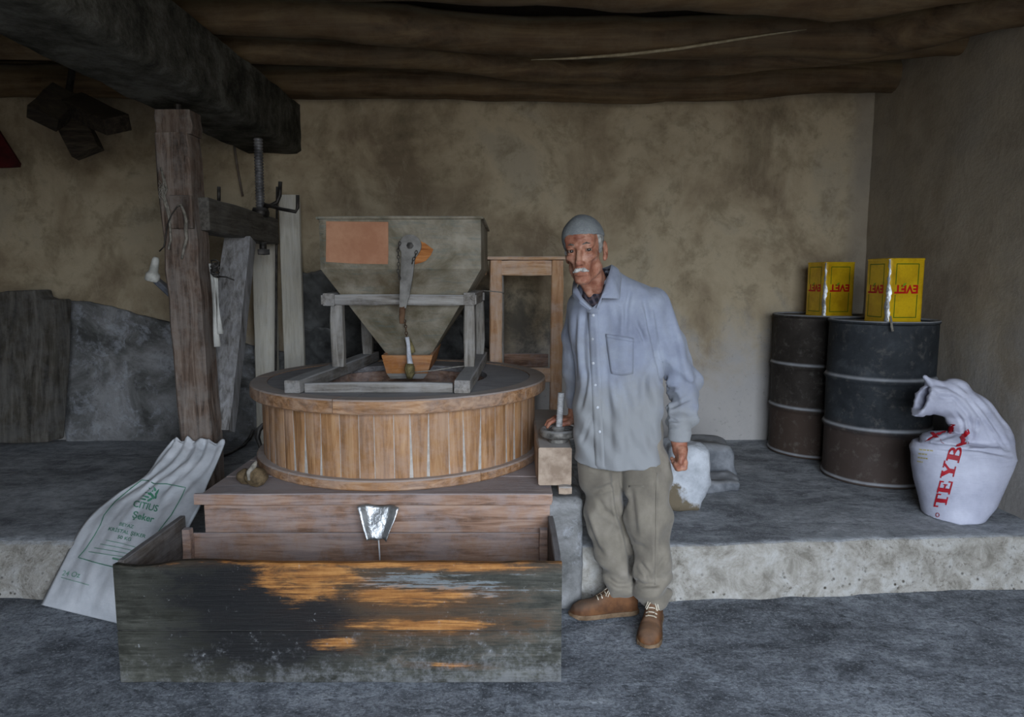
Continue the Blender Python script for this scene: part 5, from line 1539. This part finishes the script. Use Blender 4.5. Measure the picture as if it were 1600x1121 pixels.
def shirt_f(p):
    z = p[..., 2]; x = p[..., 0]; y = p[..., 1]
    d = torso_f(p)
    # long drape folds
    dr = .007 * np.sin(x * 44 + 2.5 * np.sin(z * 4) + z * 6) * np.clip((1.25 - z) * 3, 0, 1) + .006 * np.sin(x * 23 - z * 17 + 1.2) + .0035 * np.sin(x * 70 + z * 31 + 3 * np.sin(z * 8))
    d = d + dr
    d = smin(d, rcone(p, (.375, 2.80, 1.425), SH_L, .056, .076), .05)
    d = smin(d, rcone(p, (.345, 2.80, 1.405), SH_R, .050, .062), .04)
    # sleeves
    t_l = np.clip((1.33 - z) / .55, 0, 1)
    sl = chain(p, (SH_L, (.648, 2.825, 1.17), EL_L + Vector((.008, 0, 0)), (.706, 2.78, .88), WL + Vector((.0, 0, .0))), (.079, .069, .062, .054, .044), .03)
    sl = sl + .009 * np.sin(z * 62 + x * 30 + 2 * np.sin(y * 40)) * np.exp(-((z - 1.0) / .10) ** 2) + .007 * np.sin(z * 95 + y * 45) * np.exp(-((z - .85) / .06) ** 2) + .006 * np.sin(x * 60 + y * 40 + z * 14)
    cuff = rcone(p, WL + Vector((.004, .008, .055)), WL + Vector((0, 0, .005)), .046, .044)
    sl = smin(sl, cuff, .006)
    sl = np.maximum(sl, (WL.z - .003) - z)
    d = smin(d, sl, .006)
    sr = chain(p, (SH_R, (.280, 2.945, 1.19), EL_R, WR + Vector((0, 0, .02))), (.066, .060, .054, .042), .03)
    sr = sr + .0045 * np.sin(z * 70 + x * 40) * np.exp(-((z - 1.0) / .14) ** 2)
    sr = np.maximum(sr, (WR.z + .005) - z)
    d = smin(d, sr, .006)
    # neck opening
    hole = rcone(p, HW(0, -.03, -.06), (.350, 2.79, 1.44), .062, .054)
    vee = rcone(p, (.338, 2.70, 1.46), tuple(at(926, 479, 2.67)), .040, .003)
    d = smax(d, -smin(hole, vee, .01), .006)
    d = np.maximum(d, z - 1.472)
    # hem: a rounded tail
    hem = .668 + .035 * np.clip((x - .50) / .14, 0, 1) ** 2 + .014 * np.clip((.335 - x) / .1, 0, 1)
    d = np.maximum(d, hem - z)
    inner = torso_f(p, -.034)
    d = np.maximum(d, -np.maximum(inner, z - .70))
    return d
V, F = nets(shirt_f, (.14, 2.60, .63), (.82, 3.10, 1.53), .0058)
V = creases(V, F, [
    ([(985, 452), (979, 480), (977, 526)], 3, .007), ([(1006, 470), (1012, 491), (1018, 523), (1027, 561), (1033, 590), (1040, 606)], 3.2, .013),
    ([(1001, 514), (1007, 540)], 2.5, .006), ([(993, 500), (1000, 520), (1012, 535)], 3, .006),
    ([(1033, 592), (1043, 609), (1058, 606)], 2.5, .008), ([(1040, 618), (1041, 660)], 3, .009), ([(1042, 651), (1060, 661)], 2.2, .006), ([(1042, 640), (1065, 630), (1080, 622)], 2.5, .005), ([(1044, 668), (1062, 666)], 2.2, .005),
    ([(915, 478), (911, 523), (912, 560), (916, 600)], 4, .006), ([(900, 490), (897, 540), (900, 590)], 4, .006), ([(907, 640), (914, 610), (917, 580)], 3, .006), ([(909, 692), (918, 670), (924, 652)], 3, .006),
    ([(944, 490), (946, 560), (952, 640), (956, 720)], 5, .005), ([(975, 600), (982, 660), (985, 725)], 6, .006), ([(1005, 590), (1015, 650), (1020, 715)], 6, .006), ([(958, 590), (968, 640)], 4, .004),
    ([(1000, 440), (1015, 450), (1030, 480)], 4, .004), ([(1045, 500), (1056, 550), (1065, 590)], 5, .005), ([(960, 470), (966, 505)], 4, .004), ([(1020, 560), (1005, 600), (1000, 650)], 5, .005)])
shirt = np_mesh('shirt', V, F, SHIRT, man)
shb = bvh_of(V, F)
# placket, pocket, buttons
def lerp(a, b, t): return a + (b - a) * t
patch('placket', shb, lambda u, v: (lerp(lerp(919, 931, v), lerp(934, 945, v), u), lerp(489, 733, v)), SHIRT, shirt, 3, 40, .0035, .005)
patch('pocket', shb, lambda u, v: (lerp(lerp(946, 955, v), lerp(990, 989, v), u), lerp(lerp(522, 530, u), 584 + 3 * math.sin(u * math.pi), v)), SHIRT, shirt, 10, 10, .0035, .005)
patch('pocket_hem', shb, lambda u, v: (lerp(947, 990, u), lerp(522, 529, u) + v * 6), SHIRT, shirt, 10, 2, .0055, .004)
BUT = plain('pearl_button', '#b8bcc4', '#d5d8de', 20, rough=.25, spec=.6)
pbv = world_bvh([o for o in shirt.children if o.name.startswith('placket')][0])
for (px, py) in ((927, 493), (926, 530), (927, 568), (930, 602), (934, 637), (937, 675)):
    p, n = on_surface(pbv, px, py, .0005)
    o = B().lathe((0, 0, 0), [(0, 0), (.0055, 0), (.006, .0012), (.0045, .0022), (0, .0016)], 12).out('button', BUT, shirt, True, origin=(0, 0, 0))
    o.location = p - world_loc(shirt); o.rotation_euler = n.to_track_quat('Z', 'Y').to_euler()
# collar
fold = [at(931, 481, 2.655), at(941, 458, 2.66), at(950, 430, 2.70), at(953, 414, 2.765), Vector((.360, 2.865, 1.475)), Vector((.285, 2.83, 1.465)), at(903, 449, 2.705), at(911, 466, 2.66), at(926, 482, 2.65)]
outer = [at(936, 484, 2.652), at(940, 466, 2.648), at(967, 467, 2.672), at(969, 430, 2.76), Vector((.385, 2.925, 1.43)), Vector((.262, 2.885, 1.425)), at(896, 463, 2.705), at(907, 474, 2.652), at(921, 485, 2.648)]
def coll(u, v):
    t_ = u * (len(fold) - 1) * .9999; i = int(t_); f = t_ - i
    a = fold[i].lerp(fold[i + 1], f); b = outer[i].lerp(outer[i + 1], f)
    p = a.lerp(b, v); c0 = Vector((.35, 2.79, p.z)); n = (p - c0).normalized()
    return p + n * (.010 * math.sin(math.pi * min(v * 1.3, 1)) + .006)
o = grid_mesh('collar', 48, 5, coll, SHIRT, shirt)
md = o.modifiers.new('thickness', 'SOLIDIFY'); md.thickness = .003; md.offset = 0
# checked undershirt at the neck
def mat_plaid():
    m = M('dark_check'); v = m.coords('World'); x, y, z = m.xyz(v)
    a = (x * 260 + z * 120)._m('SINE').step(.1, .6); b = (z * 260 - x * 120)._m('SINE').step(.1, .6)
    col = m.mix(a * .6, '#2b2a33', '#6c6670'); col = m.mix(b * .5, col, '#5b4a4a'); return m.done(col, .9)
def under_f(p):
    d = np.abs(rcone(p, (.352, 2.775, 1.455), (.350, 2.775, 1.35), .061, .066)) - .003
    d = np.maximum(d, p[..., 2] - np.minimum(1.41 + .85 * (p[..., 1] - 2.71) + .35 * (p[..., 0] - .35), 1.482))
    d = np.maximum(d, 1.325 + 0.95 * np.abs(p[..., 0] - .322) * (p[..., 1] < 2.77) - p[..., 2])
    vee = rcone(p, (.338, 2.70, 1.47), tuple(at(922, 468, 2.69)), .036, .006)
    return smax(d, -vee, .004)
V, F = nets(under_f, (.26, 2.68, 1.28), (.45, 2.90, 1.56), .0045)
np_mesh('undershirt', V, F, mat_plaid(), man)

# trousers
def trou_f(p):
    x, y, z = p[..., 0], p[..., 1], p[..., 2]
    pel = ellip(p, (.462, 2.83, .82), (.168, .122, .16))
    r = chain(p, ((.385, 2.85, .76), (.388, 2.845, .60), (.398, 2.845, .46), (.436, 2.83, .28), (.458, 2.80, .135)), (.100, .094, .084, .072, .064), .04)
    l = chain(p, ((.545, 2.82, .76), (.562, 2.77, .60), (.567, 2.745, .46), (.584, 2.735, .28), (.592, 2.735, .125)), (.098, .094, .086, .074, .072), .04)
    w = .008 * np.sin(z * 26 + x * 38 + 2 * np.sin(y * 16)) + .0035 * np.sin(x * 75 - z * 19) + .003 * np.sin(z * 52 - x * 40)
    bunch = np.exp(-((z - .17) / .07) ** 2)
    r = r + w + bunch * .008 * np.sin(z * 75 + x * 30); l = l + w * .9 + bunch * .010 * np.sin(z * 68 - x * 34 + 1)
    d = smin(r, l, .004); d = smin(d, pel, .04)
    d = np.maximum(d, .082 + .03 * np.clip((y - 2.76) * -3, -1, 1) * 0 - z)
    return np.maximum(d, z - .90)
V, F = nets(trou_f, (.24, 2.60, .07), (.74, 2.99, .92), .0062)
V = creases(V, F, [
    ([(957, 740), (961, 765), (965, 800), (975, 830), (984, 870), (986, 912)], 3, .012), ([(930, 767), (944, 763), (958, 756)], 3, .008), ([(912, 800), (922, 830), (932, 855), (944, 868)], 3.5, .008),
    ([(935, 780), (945, 800), (968, 812)], 4, .006), ([(975, 830), (990, 850), (1010, 858)], 4, .006), ([(1000, 880), (1012, 895), (1016, 908)], 3, .008), ([(990, 905), (1005, 915), (1030, 915)], 3, .008), ([(950, 905), (965, 915), (982, 915)], 3, .007),
    ([(985, 760), (990, 800), (994, 840)], 4, .005), ([(1025, 745), (1024, 820), (1025, 905)], 2, .004), ([(920, 870), (938, 890), (950, 895)], 3, .006), ([(1040, 870), (1030, 885), (1022, 900)], 3, .006)])
trou = np_mesh('trousers', V, F, TROU, man)
tb = bvh_of(V, F)
patch('pocket_welt', tb, lambda u, v: (lerp(983, 1006, u), 759 + v * 2.5), TROU, trou, 6, 1, .003, .003)
patch('side_seam', tb, lambda u, v: (lerp(1025, 1027, u) + lerp(0, -2, v), lerp(740, 915, v)), TROU, trou, 1, 30, .002, .003)

# shoes
LEA = plain('brown_nubuck', '#4c301c', '#6e482a', 10, dust=.25, rough=.75, bump=.3, flour='#8f8376'); SOLE = plain('rubber_sole', '#5e4a36', '#7b6650', 20, rough=.8)
LACE = plain('pale_lace', '#b5aa96', '#d0c6b4', 30, rough=.9); LIN = plain('shoe_lining', '#2e2119', '#453226', 20)
def shoe(heel, toe, lab_rise):
    heel, toe = Vector(heel), Vector(toe); d = (toe - heel); L = d.length; d.normalize(); sd = Vector((-d.y, d.x, 0))
    R = np.array([list(d), list(sd), [0, 0, 1]]).T; o3 = np.array(heel)
    s = L / .30
    def loc(p): return ((p - o3) @ R) / s
    def W(x, y, z): return heel + d * (x * s) + sd * (y * s) + Vector((0, 0, z * s))
    def half(x): return np.interp(x, [0, .01, .04, .10, .16, .22, .26, .285, .30], [.012, .027, .035, .034, .041, .048, .044, .030, .006])
    def up_f(p):
        q = loc(p)
        top = np.interp(q[..., 0], [0, .03, .06, .11, .15, .20, .25, .28, .30], [.10, .135, .135, .125, .092, .068, .060, .046, .02])
        hw = half(q[..., 0]) - .003 + .003 * np.sin(q[..., 2] * 40)
        zc = .012; ht = top - zc
        k = np.sqrt((np.abs(q[..., 1]) / np.maximum(hw, .004)) ** 2.6 + (np.maximum(q[..., 2] - zc, 0) / ht) ** 2.8 + 1e-9)
        a = (k - 1) * np.minimum(hw, ht) * .8
        a = np.maximum(a, np.maximum(-q[..., 0] + .004, q[..., 0] - .297)); a = np.maximum(a, zc - q[..., 2])
        hole = rcone(q, (.055, 0, .16), (.06, 0, .10), .034, .028)
        a = smax(a, -hole, .006)
        return (a + .0012 * np.sin(q[..., 0] * 160) * np.clip((q[..., 0] - .15) * 20, 0, 1) * np.clip((.22 - q[..., 0]) * 20, 0, 1)) * s
    lo = np.minimum(np.array(heel), np.array(toe)) - .07; hi = np.maximum(np.array(heel), np.array(toe)) + .07; lo[2] = -.01; hi[2] = .16
    V, F = nets(up_f, lo, hi, .0045)
    sh = np_mesh('shoe', V, F, LEA, man)
    vs, fs = [], []; xs = [0, .004, .015, .04, .08, .12, .16, .20, .24, .27, .288, .297, .30]
    ring = [(x, float(half(x)) + .004) for x in xs] + [(x, -float(half(x)) - .004) for x in reversed(xs)]
    for z in (.0, .003, .016, .020):
        k_ = .97 if z in (.0, .020) else 1.0
        for (x, y) in ring: vs.append(W(.15 + (x - .15) * k_ * 1.02, y * k_, z + (.006 if x > .27 and z < .01 else 0)))
    n = len(ring)
    for j in range(3):
        for i in range(n): fs.append((j * n + i, j * n + (i + 1) % n, (j + 1) * n + (i + 1) % n, (j + 1) * n + i))
    fs.append(tuple(range(n - 1, -1, -1))); fs.append(tuple(3 * n + i for i in range(n)))
    recalc(mesh('sole', vs, fs, SOLE, sh))
    bv = bvh_of(V, F)
    def top_at(x, y):
        h, nn, i, t = bv.ray_cast(W(x, y, .3), Vector((0, 0, -1)))
        return (h if h is not None else W(x, y, .08)) + Vector((0, 0, .002))
    for k_, x in enumerate((.180, .163, .146, .129, .112)):
        B().tube([top_at(x, y) + Vector((0, 0, .001)) for y in (-.022, -.010, 0, .010, .022)], .0026, 6).out('lace', LACE, sh, True)
    for sy in (-1, 1):
        B().tube([top_at(.118, .004 * sy), top_at(.125, .016 * sy) + Vector((0, 0, .012)), top_at(.140, .027 * sy) + Vector((0, 0, .006)), top_at(.150, .022 * sy) + Vector((0, 0, .004)), top_at(.135, .012 * sy) + Vector((0, 0, .004)), top_at(.118, .002 * sy)], .0024, 6).out('lace_bow', LACE, sh, True)
    B().tube([top_at(.10, -.016), top_at(.14, -.014), top_at(.185, -.012)], .0018, 5).out('seam', SOLE, sh, True)
    B().tube([top_at(.10, .016), top_at(.14, .014), top_at(.185, .012)], .0018, 5).out('seam', SOLE, sh, True)
shoe((.545, 2.815, .004), (.245, 2.775, .004), 0)
shoe((.618, 2.795, .004), (.525, 2.505, .004), 0)
